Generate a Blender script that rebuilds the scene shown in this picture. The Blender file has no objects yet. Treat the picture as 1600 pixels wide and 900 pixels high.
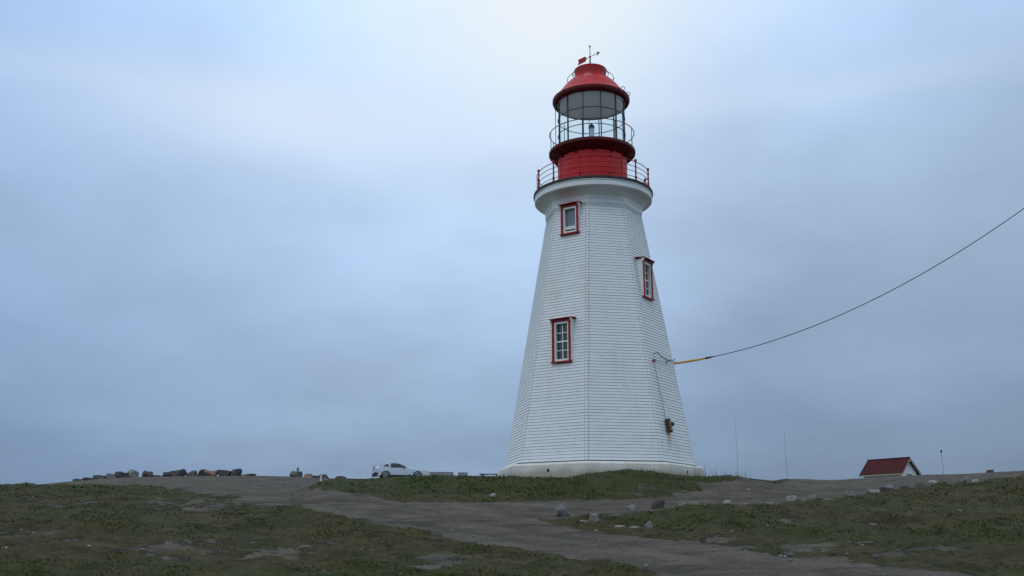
import bpy, bmesh, math, random
import numpy as np
from mathutils import Vector, Matrix
R = math.radians
C = bpy.context.scene.collection
scene = bpy.context.scene

# ---------------------------------------------------------------- camera, sky, sun, exposure
cam_d = bpy.data.cameras.new('camera'); cam = bpy.data.objects.new('camera', cam_d); C.objects.link(cam)
cam.location = (0, 0, 1.6); cam.rotation_euler = (R(90 + 14.0), 0, 0)
cam_d.sensor_width = 36; cam_d.lens = 1530 / 1600 * 36
cam_d.clip_start = 0.05; cam_d.clip_end = 20000
scene.camera = cam
scene.view_settings.view_transform = 'Standard'; scene.view_settings.look = 'None'
scene.view_settings.gamma = 1; scene.view_settings.use_curve_mapping = False
scene.view_settings.exposure = 0.0
scene.render.resolution_x = 1024; scene.render.resolution_y = 576

BACK = 0.62
SUN_EL, SUN_AZ = 52, -150              # azimuth measured from the view direction (+Y), clockwise
world = bpy.data.worlds.new('World'); scene.world = world; world.use_nodes = True
def build_world():
    nt = world.node_tree; nt.nodes.clear(); N = nt.nodes.new; Lk = nt.links.new
    out = N('ShaderNodeOutputWorld'); bg = N('ShaderNodeBackground'); bg.inputs['Strength'].default_value = 0.1
    sky = N('ShaderNodeTexSky'); sky.sky_type = 'NISHITA'; sky.sun_disc = False
    sky.sun_elevation = R(SUN_EL); sky.sun_rotation = R(SUN_AZ); sky.air_density = 1.0; sky.dust_density = 2.0
    tc = N('ShaderNodeTexCoord'); sep = N('ShaderNodeSeparateXYZ'); Lk(tc.outputs['Generated'], sep.inputs[0])
    def math_(op, a, b=None, clamp=False):
        n = N('ShaderNodeMath'); n.operation = op; n.use_clamp = clamp
        for i, v in enumerate((a, b)):
            if v is None: continue
            if isinstance(v, (int, float)): n.inputs[i].default_value = v
            else: Lk(v, n.inputs[i])
        return n.outputs[0]
    def ramp(v, stops, interp='EASE'):
        n = N('ShaderNodeValToRGB'); n.color_ramp.interpolation = interp
        e = n.color_ramp.elements
        while len(e) < len(stops): e.new(0.5)
        for el, (p, c) in zip(e, stops):
            el.position = p; el.color = (*c, 1) if len(c) == 3 else c
        Lk(v, n.inputs[0]); return n.outputs[0]
    def mix(f, a, b, mode='MIX'):
        n = N('ShaderNodeMix'); n.data_type = 'RGBA'; n.blend_type = mode; n.clamp_factor = True
        for s, v in ((n.inputs['Factor'], f), (n.inputs['A'], a), (n.inputs['B'], b)):
            if isinstance(v, (int, float)): s.default_value = v
            elif isinstance(v, tuple): s.default_value = (*v, 1)
            else: Lk(v, s)
        return n.outputs['Result']
    def noise(vec, scale, detail, rough=0.5):
        n = N('ShaderNodeTexNoise'); n.inputs['Scale'].default_value = scale
        n.inputs['Detail'].default_value = detail; n.inputs['Roughness'].default_value = rough
        Lk(vec, n.inputs['Vector']); return n.outputs['Fac']
    # cloud coordinates: the view direction met with a flat cloud deck
    den = math_('ADD', math_('MAXIMUM', sep.outputs['Z'], 0.0), 0.22)
    cv = N('ShaderNodeCombineXYZ'); Lk(math_('DIVIDE', sep.outputs['X'], den), cv.inputs[0])
    Lk(math_('DIVIDE', sep.outputs['Y'], den), cv.inputs[1])
    # deck brightness over the height above the horizon
    deck = ramp(sep.outputs['Z'], [(0.0, (.140, .202, .300)), (0.10, (.192, .273, .392)), (0.17, (.256, .350, .492)), (0.24, (.300, .406, .560)),
                                   (0.36, (.372, .500, .675)), (0.46, (.420, .570, .790)), (0.62, (.58, .74, .90)), (1.0, (.66, .80, .95))], 'LINEAR')
    n1 = noise(cv.outputs[0], 1.3, 7, .52)
    mp = N('ShaderNodeMapping'); mp.inputs['Location'].default_value = (3.7, 1.3, 0); Lk(cv.outputs[0], mp.inputs[0])
    n2 = noise(mp.outputs[0], 0.8, 5, .5)
    ms = N('ShaderNodeMapping'); ms.inputs['Scale'].default_value = (1.8, 1.8, 3.4); Lk(tc.outputs['Generated'], ms.inputs[0])
    n3 = noise(ms.outputs[0], 1.7, 6, .5)
    def gauss(v, c, s):                    # exp(-((v-c)/s)^2)
        q = math_('DIVIDE', math_('SUBTRACT', v, c), s); return math_('EXPONENT', math_('MULTIPLY', math_('MULTIPLY', q, q), -1.0))
    # the deck is thinner ahead: a broad brighter belt
    belt = math_('ADD', 1.0, math_('MULTIPLY', gauss(sep.outputs['X'], -0.08, 0.30), 0.52))
    wob = math_('ADD', math_('MULTIPLY', math_('SUBTRACT', n1, 0.5), 0.55), math_('MULTIPLY', math_('SUBTRACT', n3, 0.5), 0.60))
    belt = math_('ADD', belt, math_('MULTIPLY', math_('MULTIPLY', gauss(sep.outputs['X'], .27, .20), gauss(sep.outputs['Z'], .42, .14)), 0.16))
    lum = math_('MULTIPLY', belt, math_('ADD', 1.0, wob))
    cs = N('ShaderNodeVectorMath'); cs.operation = 'SCALE'; Lk(deck, cs.inputs[0]); Lk(lum, cs.inputs['Scale']); col = cs.outputs[0]
    # thin places where the blue above comes through, more of them to the left
    blue = mix(1.0, col, (.94, .985, 1.08), 'MULTIPLY')
    lf = N('ShaderNodeMapRange'); lf.inputs['From Min'].default_value = -0.10; lf.inputs['From Max'].default_value = -0.45
    lf.inputs['To Min'].default_value = 0.0; lf.inputs['To Max'].default_value = 0.8; Lk(sep.outputs['X'], lf.inputs['Value'])
    col = mix(math_('ADD', lf.outputs[0], math_('MULTIPLY', math_('SUBTRACT', n2, 0.42), 1.2), True), col, blue)
    # the brightest, thinnest part of the deck and a streak beside it
    def patch(x, z, sx, sz, gain):
        g = math_('MULTIPLY', math_('MULTIPLY', gauss(sep.outputs['X'], x, sx), gauss(sep.outputs['Z'], z, sz)), gain)
        f = math_('MULTIPLY', g, math_('ADD', 0.25, math_('ADD', math_('MULTIPLY', n1, 0.8), math_('MULTIPLY', n3, 0.75))))
        return math_('MULTIPLY', f, math_('GREATER_THAN', sep.outputs['Y'], 0.0), True)
    col = mix(patch(0.035, .505, .16, .125, 1.08), col, (.88, .95, 1.0))
    col = mix(patch(-0.20, .395, .17, .045, .95), col, (.70, .83, 1.0))
    col = mix(patch(-0.02, .41, .60, .016, .28), col, (.74, .86, 1.0))
    # unseen sky behind the camera, brightened to light the tower front
    back = N('ShaderNodeMapRange'); back.interpolation_type = 'SMOOTHSTEP'
    back.inputs['From Min'].default_value = -0.15; back.inputs['From Max'].default_value = 0.66
    back.inputs['To Min'].default_value = BACK; back.inputs['To Max'].default_value = 0.0
    Lk(sep.outputs['Y'], back.inputs['Value'])
    side = N('ShaderNodeMapRange'); side.interpolation_type = 'SMOOTHSTEP'  # unseen sky to both sides, brightened to light the tower's side faces
    side.inputs['From Min'].default_value = 0.52; side.inputs['From Max'].default_value = 0.86; side.inputs['To Max'].default_value = 0.85
    Lk(math_('ABSOLUTE', sep.outputs['X']), side.inputs['Value'])
    col = mix(back.outputs[0], col, (.375, .53, .72))
    col = mix(side.outputs[0], col, (.66, .82, 1.0))
    vs = N('ShaderNodeVectorMath'); vs.operation = 'SCALE'; vs.inputs['Scale'].default_value = 10.0; Lk(col, vs.inputs[0])
    fin = mix(0.08, vs.outputs[0], sky.outputs[0])
    Lk(fin, bg.inputs['Color']); Lk(bg.outputs[0], out.inputs['Surface'])
build_world()
sun_d = bpy.data.lights.new('sun', 'SUN'); sun = bpy.data.objects.new('sun', sun_d); C.objects.link(sun)
sun_d.energy = 0.5; sun_d.angle = R(25); sun_d.color = (1.0, .97, .92)
_sd = Vector((math.sin(R(SUN_AZ)) * math.cos(R(SUN_EL)), math.cos(R(SUN_AZ)) * math.cos(R(SUN_EL)), math.sin(R(SUN_EL))))
sun.rotation_euler = _sd.to_track_quat('Z', 'Y').to_euler(); sun.location = (-30, -40, 60)

SKY_AZ = np.array([-35.092, -27.146, -25.388, -24.189, -22.343, -21.079, -17.811, -14.415, -10.908, -8.404, -7.322, -5.872, -4.411, -2.209, -0.736, 3.677, 5.507, 8.769, 10.556, 13.022, 15.442, 17.799, 19.46, 22.365, 24.234, 25.756, 27.241, 35.356])
SKY_T = np.array([0.02357, 0.03789, 0.04074, 0.04343, 0.04696, 0.04855, 0.05044, 0.05162, 0.05109, 0.05085, 0.05192, 0.05396, 0.0544, 0.0542, 0.05297, 0.05318, 0.05399, 0.05329, 0.05208, 0.05069, 0.05015, 0.04774, 0.04906, 0.05104, 0.05119, 0.05199, 0.05273, 0.05588])
# ---------------------------------------------------------------- terrain (numpy height field)
def smooth(e0, e1, x):
    t = np.clip((np.asarray(x, float) - e0) / (e1 - e0), 0, 1)
    return t * t * (3 - 2 * t)

def _hash(ix, iy, seed):
    h = (ix.astype(np.int64) * 374761393 + iy.astype(np.int64) * 668265263 + seed * 1442695041) & 0xFFFFFFFF
    h = ((h ^ (h >> 13)) * 1274126177) & 0xFFFFFFFF
    return ((h ^ (h >> 16)) & 0xFFFF) / 65535.0

def vnoise(x, y, seed=0):
    x = np.asarray(x, float); y = np.asarray(y, float)
    ix = np.floor(x); iy = np.floor(y); fx = x - ix; fy = y - iy
    fx = fx * fx * (3 - 2 * fx); fy = fy * fy * (3 - 2 * fy)
    a = _hash(ix, iy, seed); b = _hash(ix + 1, iy, seed); c = _hash(ix, iy + 1, seed); d = _hash(ix + 1, iy + 1, seed)
    return (a * (1 - fx) + b * fx) * (1 - fy) + (c * (1 - fx) + d * fx) * fy - 0.5

def fbm(x, y, seed=0, octv=4):
    s = 0; a = 1.0
    for k in range(octv):
        s = s + a * vnoise(x * 2 ** k + 17.3 * k, y * 2 ** k - 9.1 * k, seed + k); a *= 0.55
    return s

def pchip(xk, yk, xq):                     # yk (n, m): monotone cubic through the knots for m columns
    h = np.diff(xk)[:, None]; dl = np.diff(yk, axis=0) / h
    m = np.zeros_like(yk)
    w1 = 2 * h[1:] + h[:-1]; w2 = h[1:] + 2 * h[:-1]
    ok = dl[:-1] * dl[1:] > 0
    with np.errstate(divide='ignore', invalid='ignore'):
        m[1:-1] = np.where(ok, (w1 + w2) / (w1 / np.where(ok, dl[:-1], 1) + w2 / np.where(ok, dl[1:], 1)), 0)
    m[0] = dl[0]; m[-1] = dl[-1]
    i = np.clip(np.searchsorted(xk, xq) - 1, 0, len(xk) - 2)
    H = (xk[i + 1] - xk[i])[:, None]; t = ((xq - xk[i])[:, None]) / H
    return ((1 + 2 * t) * (1 - t) ** 2 * yk[i] + t * (1 - t) ** 2 * H * m[i]
            + t * t * (3 - 2 * t) * yk[i + 1] + t * t * (t - 1) * H * m[i + 1])

_AZ = np.linspace(-180, 180, 1441)
_D = np.concatenate([np.arange(0, 130, 0.5), np.arange(130, 420, 5.0), [700., 1500.]])
def _build_table():
    S = np.interp(_AZ, SKY_AZ, SKY_T)
    wt = smooth(-13.5, -10.0, _AZ) * (1 - smooth(13.0, 16.5, _AZ))      # the grassy bank below the tower
    wr = smooth(13.0, 16.5, _AZ)                                         # the road rising to the right
    wl = 1 - wt - wr
    back = smooth(45, 90, np.abs(_AZ))
    K = np.array([0, 13, 20, 28, 31, 35.5, 45, 60, 86, 110, 150, 220, 320, 700, 1500.])
    o = np.ones_like(_AZ)
    L = [0*o, 1.05*o, 1.60*o, 2.15*o, 2.38*o, 2.76*o, 3.40*o, 1.6+60*(S-.0075), 1.6+86*S, 1.6+90*S-.6, 4.2*o, 0*o, -9*o, -25*o, -40*o]
    T = [0*o, 1.05*o, 1.55*o, 2.28*o, 2.64*o, 1.6+35.5*S, 1.6+45*(S-.009), 1.6+60*(S-.005), 1.6+86*(S-.0016), 1.6+90*S-.8, 4.2*o, 0*o, -9*o, -25*o, -40*o]
    R = [0*o, 1.05*o, 1.58*o, 2.32*o, 2.60*o, 3.02*o, 1.6+45*(S-.0065), 1.6+60*S, 1.6+86*(S-.010), 5.0*o, 4.2*o, 0*o, -9*o, -25*o, -40*o]
    B = [0*o, -.6*o, -1.0*o, -1.5*o, -1.7*o, -2*o, -2.5*o, -3*o, -4*o, -5*o, -6*o, -8*o, -12*o, -25*o, -40*o]
    Z = wl * np.array(L) + wt * np.array(T) + wr * np.array(R)
    Z = Z * (1 - back) + np.array(B) * back
    return pchip(K, Z, _D)
_TAB = _build_table()

def base_z(x, y):
    x = np.asarray(x, float); y = np.asarray(y, float)
    az = np.degrees(np.arctan2(x, y)); d = np.hypot(x, y)
    fa = (az + 180) * 4; ia = np.clip(np.floor(fa).astype(int), 0, len(_AZ) - 2); fa = fa - ia
    i = np.clip(np.searchsorted(_D, d) - 1, 0, len(_D) - 2); t = np.clip((d - _D[i]) / (_D[i + 1] - _D[i]), 0, 1)
    z0 = _TAB[i, ia] * (1 - fa) + _TAB[i, ia + 1] * fa
    z1 = _TAB[i + 1, ia] * (1 - fa) + _TAB[i + 1, ia + 1] * fa
    return z0 * (1 - t) + z1 * t

def seg_sd(x, y, poly):                    # signed distance to a polygon, positive inside
    P = np.asarray(poly, float); Q = np.roll(P, -1, 0)
    best = np.full(x.shape, 1e9); ins = np.zeros(x.shape, bool)
    for (ax, ay), (bx, by) in zip(P, Q):
        ex, ey = bx - ax, by - ay; L2 = ex * ex + ey * ey + 1e-12
        t = np.clip(((x - ax) * ex + (y - ay) * ey) / L2, 0, 1)
        best = np.minimum(best, (x - ax - t * ex) ** 2 + (y - ay - t * ey) ** 2)
        if ay != by:
            c = (ay > y) != (by > y)
            ins ^= c & (x < (bx - ax) * (y - ay) / (by - ay) + ax)
    return np.where(ins, 1, -1) * np.sqrt(best)
ROAD = [(-28.3, 59.62), (-41.46, 91.0), (-15.24, 98.83), (-11.32, 69.08), (-11.73, 60.88), (-6.54, 33.67), (-6.08, 32.18), (-4.75, 30.94), (-3.05, 29.79), (-1.13, 29.53), (0.77, 30.14), (3.1, 30.34), (4.94, 30.86), (5.9, 31.76), (6.45, 32.46), (7.78, 33.2), (15.21, 55.09), (19.97, 72.29), (26.98, 69.98), (43.39, 61.17), (24.67, 34.85), (23.32, 40.29), (21.81, 42.42), (18.82, 40.16), (14.39, 33.49), (11.83, 30.8), (9.35, 29.24), (7.83, 27.87), (5.71, 27.11), (4.4, 26.54), (3.31, 25.94), (2.09, 25.26), (1.33, 24.56), (0.69, 23.99), (1.02, 22.88), (1.63, 21.44), (2.17, 20.13), (2.77, 19.05), (3.28, 17.29), (3.89, 15.42), (4.49, 14.26), (5.03, 13.33), (5.51, 12.54), (6.28, 11.15), (5.25, 9.38), (2.17, 9.97), (1.75, 12.68), (1.34, 14.19), (0.51, 16.04), (-0.11, 17.55), (-1.24, 19.61), (-2.52, 22.06), (-3.97, 24.02), (-5.33, 26.16), (-7.09, 30.02), (-8.5, 31.68), (-10.31, 35.43), (-14.63, 41.5), (-24.8, 61.38)]
PATCHES = [(-12.8, 28.21, 1.0, 1.7), (-4.99, 15.85, 0.69, 2.28), (-8.42, 17.21, 0.4, 0.96), (-9.03, 30.92, 2.46, 2.99), (6.77, 21.79, 0.73, 1.55), (5.32, 31.93, 1.19, 0.96), (9.28, 23.55, 0.97, 1.23), (4.21, 17.6, 0.58, 1.51), (-0.92, 14.67, 0.37, 0.9), (-3.27, 15.84, 0.65, 1.39), (5.93, 15.78, 0.78, 1.38), (-7.8, 16.38, 0.52, 0.72)]
TRACKS = [[(-23.11, 76.59), (-14.2, 59.84), (-5.43, 30.32), (-3.0, 26.18), (-0.55, 21.54), (1.15, 18.21), (2.4, 15.26), (3.52, 12.46), (3.94, 10.54)], [(-0.32, 25.2), (1.73, 27.14), (4.01, 28.57), (6.15, 30.08), (8.52, 31.67), (14.56, 42.84), (18.1, 43.37), (21.81, 42.42)]]
ROCKS = [
    (1.27, 24.97, 0.33, 0.27, 'grey', 0.6, 'steep pointed grey rock leaning at the tip where the two gravel tracks split'),
    (1.9, 23.37, 0.25, 0.22, 'pale', 0, 'blocky pale rock beside a low curved stone near where the tracks split'),
    (1.71, 23.94, 0.23, 0.09, 'pale', 0, 'low pale stone against the left side of a blocky pale rock'),
    (2.18, 23.15, 0.13, 0.07, 'dark', 0, 'small dark stone between the blocky pale rock and a flat bright slab'),
    (2.39, 22.22, 0.24, 0.08, 'white', 0, 'flat bright slab of stone on the grass edge of the lower track'),
    (2.56, 21.2, 0.26, 0.12, 'pale', 0.2, 'wedge shaped pale rock between the flat bright slab and a rounded stone'),
    (2.85, 21.01, 0.2, 0.15, 'pale', 0, 'rounded pale stone ending the row beside the lower track'),
    (3.23, 26.96, 0.24, 0.14, 'pale', 0.3, 'small pale stone on the near edge of the upper track, left of the brown rock'),
    (3.95, 27.06, 0.36, 0.24, 'brown', 0, 'dark brown rock on the near edge of the upper track below the tower'),
    (4.63, 27.16, 0.26, 0.17, 'pale', 0, 'pale rock just right of the dark brown rock beside the upper track'),
    (5.0, 27.5, 0.32, 0.14, 'pale', 0.2, 'long pale stone touching the right side of a rounder pale rock by the upper track'),
    (5.77, 26.84, 0.24, 0.12, 'white', 0, 'whitish stone between the long pale stone and a low grey one, track edge'),
    (6.4, 27.31, 0.26, 0.1, 'grey', 0, 'low grey stone right of the whitish stone on the track edge'),
    (7.02, 27.42, 0.33, 0.11, 'grey', 0, 'long low grey stone left of the peaked pale rock on the track edge'),
    (7.66, 27.4, 0.35, 0.23, 'pale', 0, 'largest peaked pale rock in the line of stones edging the right track'),
    (8.64, 28.63, 0.29, 0.16, 'grey', 0.2, 'grey rock with a dark lower side just right of the peaked pale rock'),
    (8.91, 28.17, 0.32, 0.09, 'pale', 0, 'low flat pale stone right of the grey rock with a dark lower side'),
    (9.92, 29.26, 0.34, 0.17, 'pale', 0, 'humped pale rock edging the right track, below the red roofed house on its left side'),
    (10.88, 30.04, 0.37, 0.12, 'pale', 0, 'low pale stone edging the right track under the left half of the red roof'),
    (11.52, 30.66, 0.39, 0.14, 'grey', 0.2, 'long grey rock edging the right track under the middle of the red roof'),
    (12.46, 31.58, 0.34, 0.14, 'dark', 0, 'dark rock edging the right track under the white gable of the house'),
    (13.11, 31.97, 0.35, 0.16, 'dark', 0, 'square dark rock left of a bright white stone on the right track edge'),
    (13.76, 32.56, 0.31, 0.15, 'white', 0, 'bright white stone between two dark rocks on the right track edge'),
    (14.48, 33.4, 0.21, 0.13, 'dark', 0, 'small dark stone right of the bright white stone, below the thin pole'),
    (15.57, 34.0, 0.33, 0.22, 'grey', 0.7, 'slanted grey slab propped up near the right end of the stone line'),
    (18.27, 39.26, 0.25, 0.13, 'white', 0, 'small white stone just behind the slanted grey slab'),
    (7.46, 31.48, 0.16, 0.08, 'pale', 0, 'small flat pale stone alone in the middle of the upper track'),
    (-0.57, 30.89, 0.18, 0.14, 'white', 0.3, 'small white stone at the foot of the grass bank left of the tower'),
    (-7.21, 14.4, 0.07, 0.05, 'white', 0, 'small white stone lying in the grass by the left picture edge')]
BOULDERS = [
    (-33.56, 77.01, 0.71, 0.22, 'dark', 'low', 'low dark boulder farthest left on the hilltop skyline'),
    (-32.89, 77.29, 0.88, 0.27, 'dark', 'low', 'flat dark boulder second from the left end of the skyline row'),
    (-32.12, 77.61, 0.99, 0.38, 'dark', 'round', 'wide dark boulder on the left skyline with small loose stones below it'),
    (-31.35, 77.93, 0.77, 0.44, 'grey', 'round', 'grey boulder just left of a darker rounded one in the left skyline group'),
    (-30.79, 78.15, 0.71, 0.55, 'dark', 'round', 'dark rounded boulder two places left of the pale round boulder'),
    (-30.35, 78.32, 0.6, 0.44, 'dark', 'block', 'small dark boulder touching the left side of the pale round boulder'),
    (-29.89, 78.5, 0.82, 0.71, 'pale', 'round', 'pale round boulder standing above its dark neighbours on the left skyline'),
    (-28.89, 78.87, 0.77, 0.55, 'rust', 'block', 'reddish square boulder just right of the pale round boulder'),
    (-28.27, 79.1, 0.82, 0.22, 'dark', 'low', 'low dark boulder right of the reddish square one'),
    (-27.54, 79.36, 0.66, 0.44, 'dark', 'block', 'dark block touching the left end of the broad flat topped boulder'),
    (-26.74, 79.63, 1.26, 0.66, 'dark', 'block', 'broad flat topped dark boulder with a paler foot'),
    (-25.75, 79.96, 0.82, 0.71, 'moss', 'wedge', 'greenish wedge boulder rising to a point on its right side'),
    (-25.04, 80.18, 0.71, 0.6, 'dark', 'block', 'dark boulder touching the left side of the big orange boulder'),
    (-24.34, 80.4, 1.04, 0.55, 'orange', 'block', 'big orange pink boulder in the middle of the skyline row'),
    (-23.39, 80.68, 1.1, 0.6, 'dark', 'round', 'dark rounded boulder touching the right side of the big orange boulder'),
    (-22.52, 80.92, 1.04, 0.66, 'dark', 'block', 'square dark boulder at the right end of the long skyline row'),
    (-21.5, 81.2, 1.21, 0.27, 'grey', 'low', 'long flat boulder trailing off to the right of the square dark one'),
    (-17.81, 82.09, 0.99, 0.55, 'moss', 'block', 'greenish grey boulder in front of the little sign post'),
    (-16.87, 82.29, 0.71, 0.44, 'orange', 'round', 'small orange boulder right of the little sign post'),
    (-16.31, 82.4, 0.6, 0.33, 'dark', 'round', 'small dark boulder touching the orange one near the sign post'),
    (-15.6, 82.54, 0.82, 0.44, 'dark', 'block', 'dark flat topped boulder behind the short white post'),
    (-14.16, 82.8, 0.93, 0.33, 'dark', 'low', 'lone low dark boulder between the white post and the silver car')]
def ground_z(x, y):                        # full terrain with tussocks and ruts
    x = np.atleast_1d(np.asarray(x, float)); y = np.atleast_1d(np.asarray(y, float))
    z = base_z(x, y); d = np.hypot(x, y)
    g = gravel_of(x, y)
    fade = 1 - smooth(48, 75, d) * 0.8
    tus = fbm(x * 0.35, y * 0.35, 3, 3) * 0.16 + fbm(x * 1.5, y * 1.5, 9, 4) * 0.15 + np.abs(fbm(x * .8, y * 1.9, 13, 3)) * .10
    rut = -.045 * rut_of(x, y) + fbm(x * 0.6, y * 0.6, 21, 3) * 0.05 + fbm(x * 3, y * 3, 27, 3) * 0.028
    bank = smooth(27, 33, d) * (1 - smooth(44, 60, d)) * smooth(-9, -6, x) * (1 - smooth(9, 13, x))
    tus = tus * (1 - .5 * bank) - .035 - .03 * bank
    z = z + fade * (tus * (1 - g) + rut * g + (1 - g) * 0.03)
    for mx, my, rx, ry, hh in MOUNDS:
        z = z + hh * np.exp(-((x - mx) / rx) ** 2 - ((y - my) / ry) ** 2)
    return z
MOUNDS = [(4.15, 34.6, 1.25, 1.3, .24), (7.3, 34.4, .5, .8, .13), (2.9, 34.8, .8, 1.0, .07), (-3.4, 36, 1.6, 1.5, .05)]

def line_dist(x, y, pts):
    best = np.full(np.shape(x), 1e9)
    for (ax, ay), (bx, by) in zip(pts, pts[1:]):
        ex, ey = bx - ax, by - ay; t = np.clip(((x - ax) * ex + (y - ay) * ey) / (ex * ex + ey * ey), 0, 1)
        best = np.minimum(best, (x - ax - t * ex) ** 2 + (y - ay - t * ey) ** 2)
    return np.sqrt(best)
def rut_of(x, y):                          # the pair of wheel tracks worn along each arm of the road
    wob = fbm(x * .35, y * .35, 55, 3) * .45; r = 0
    for ln in TRACKS: r = np.maximum(r, np.exp(-((np.abs(line_dist(x, y, ln) + wob) - .78) / .24) ** 2))
    return r * np.clip(.75 + fbm(x * .5, y * .5, 57, 3) * 1.2, 0, 1)

def gravel_sd(x, y):
    wob = fbm(x * 0.9, y * 0.9, 40, 5) * 1.0
    sd = seg_sd(x, y, ROAD) + wob * np.clip(np.hypot(x, y) / 30, .4, 1.2)
    for (cx, cy, rx, ry) in PATCHES:
        r = np.hypot((x - cx) / rx, (y - cy) / ry)
        sd = np.maximum(sd, np.minimum((1 - r) * .4, -.06) + wob * .35 - .03 + .40 * fbm(x * 3.1, y * 2.2, 91, 4))
    return sd
def gravel_of(x, y):
    return smooth(-0.30, 0.30, gravel_sd(x, y))

# ---------------------------------------------------------------- helpers
def tag(o, label=None, cat=None, group=None, kind=None):
    if label: o['label'] = label
    if cat: o['category'] = cat
    if group: o['group'] = group
    if kind: o['kind'] = kind
    return o
def empty(name, loc, rz=0, label=None, cat=None, group=None):
    o = bpy.data.objects.new(name, None); C.objects.link(o); o.location = loc; o.rotation_euler = (0, 0, rz)
    o.empty_display_size = .3
    return tag(o, label, cat, group)

class MB:
    """collects shapes and links them as ONE mesh object"""
    def __init__(s): s.v = []; s.f = []
    def add(s, vs, fs):
        n = len(s.v); s.v += [tuple(v) for v in vs]; s.f += [tuple(i + n for i in f) for f in fs]; return s
    def box(s, c, size, rot=None):
        x, y, z = (k / 2 for k in size)
        vs = [Vector((a * x, b * y, g * z)) for g in (-1, 1) for b in (-1, 1) for a in (-1, 1)]
        if rot is not None: vs = [rot @ v for v in vs]
        return s.add([v + Vector(c) for v in vs], [(0, 2, 3, 1), (4, 5, 7, 6), (0, 1, 5, 4), (1, 3, 7, 5), (3, 2, 6, 7), (2, 0, 4, 6)])
    def tube(s, pts, r, n=8, closed=False, caps=True):
        pts = [Vector(p) for p in pts]; m = len(pts); rr = r if isinstance(r, (list, tuple)) else [r] * m
        up = Vector((0, 0, 1)); rings = []
        for i, p in enumerate(pts):
            a = pts[(i - 1) % m] if (closed or i > 0) else p; b = pts[(i + 1) % m] if (closed or i < m - 1) else p
            t = (b - a).normalized()
            u = t.cross(up) if abs(t.dot(up)) < .98 else t.cross(Vector((1, 0, 0)))
            u.normalize(); w = u.cross(t)
            rings.append([p + (u * math.cos(2 * math.pi * k / n) + w * math.sin(2 * math.pi * k / n)) * rr[i] for k in range(n)])
        vs = [v for g in rings for v in g]; fs = []
        for i in range(m if closed else m - 1):
            j = (i + 1) % m
            for k in range(n): fs.append((i * n + k, i * n + (k + 1) % n, j * n + (k + 1) % n, j * n + k))
        if caps and not closed: fs += [tuple(range(n - 1, -1, -1)), tuple((m - 1) * n + k for k in range(n))]
        return s.add(vs, fs)
    def lathe(s, prof, n=64, c=(0, 0), cap0=False, cap1=False):
        vs = []; fs = []
        for r, z in prof:
            for k in range(n):
                a = 2 * math.pi * k / n; vs.append((c[0] + r * math.sin(a), c[1] - r * math.cos(a), z))
        for i in range(len(prof) - 1):
            for k in range(n): fs.append((i * n + k, i * n + (k + 1) % n, (i + 1) * n + (k + 1) % n, (i + 1) * n + k))
        if cap0: fs.append(tuple(range(n - 1, -1, -1)))
        if cap1: fs.append(tuple((len(prof) - 1) * n + k for k in range(n)))
        return s.add(vs, fs)
    def prism(s, poly, fn):                # poly of 2-D points; fn(u, v, side) gives the 3-D point, side 0 or 1
        n = len(poly); vs = [fn(u, v, 0) for u, v in poly] + [fn(u, v, 1) for u, v in poly]
        fs = [tuple(range(n - 1, -1, -1)), tuple(range(n, 2 * n))] + [(i, (i + 1) % n, n + (i + 1) % n, n + i) for i in range(n)]
        return s.add(vs, fs)
    def build(s, name, m, parent=None, smoothed=False, bevel=0, fix=True, ang=35):
        me = bpy.data.meshes.new(name); me.from_pydata(s.v, [], s.f); me.update()
        if fix or smoothed or bevel:
            bm = bmesh.new(); bm.from_mesh(me)
            if fix: bmesh.ops.recalc_face_normals(bm, faces=bm.faces)
            if bevel:
                es = [e for e in bm.edges if len(e.link_faces) == 2 and e.calc_face_angle() > R(25)]
                bmesh.ops.bevel(bm, geom=es, offset=bevel, segments=2, affect='EDGES', profile=.6)
            if smoothed:
                for f in bm.faces: f.smooth = True
                for e in bm.edges:
                    if len(e.link_faces) == 2 and e.calc_face_angle() > R(ang): e.smooth = False
            bm.to_mesh(me); bm.free()
        o = bpy.data.objects.new(name, me); C.objects.link(o)
        if m is not None: me.materials.append(m)
        if parent is not None: o.parent = parent
        return o

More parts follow.
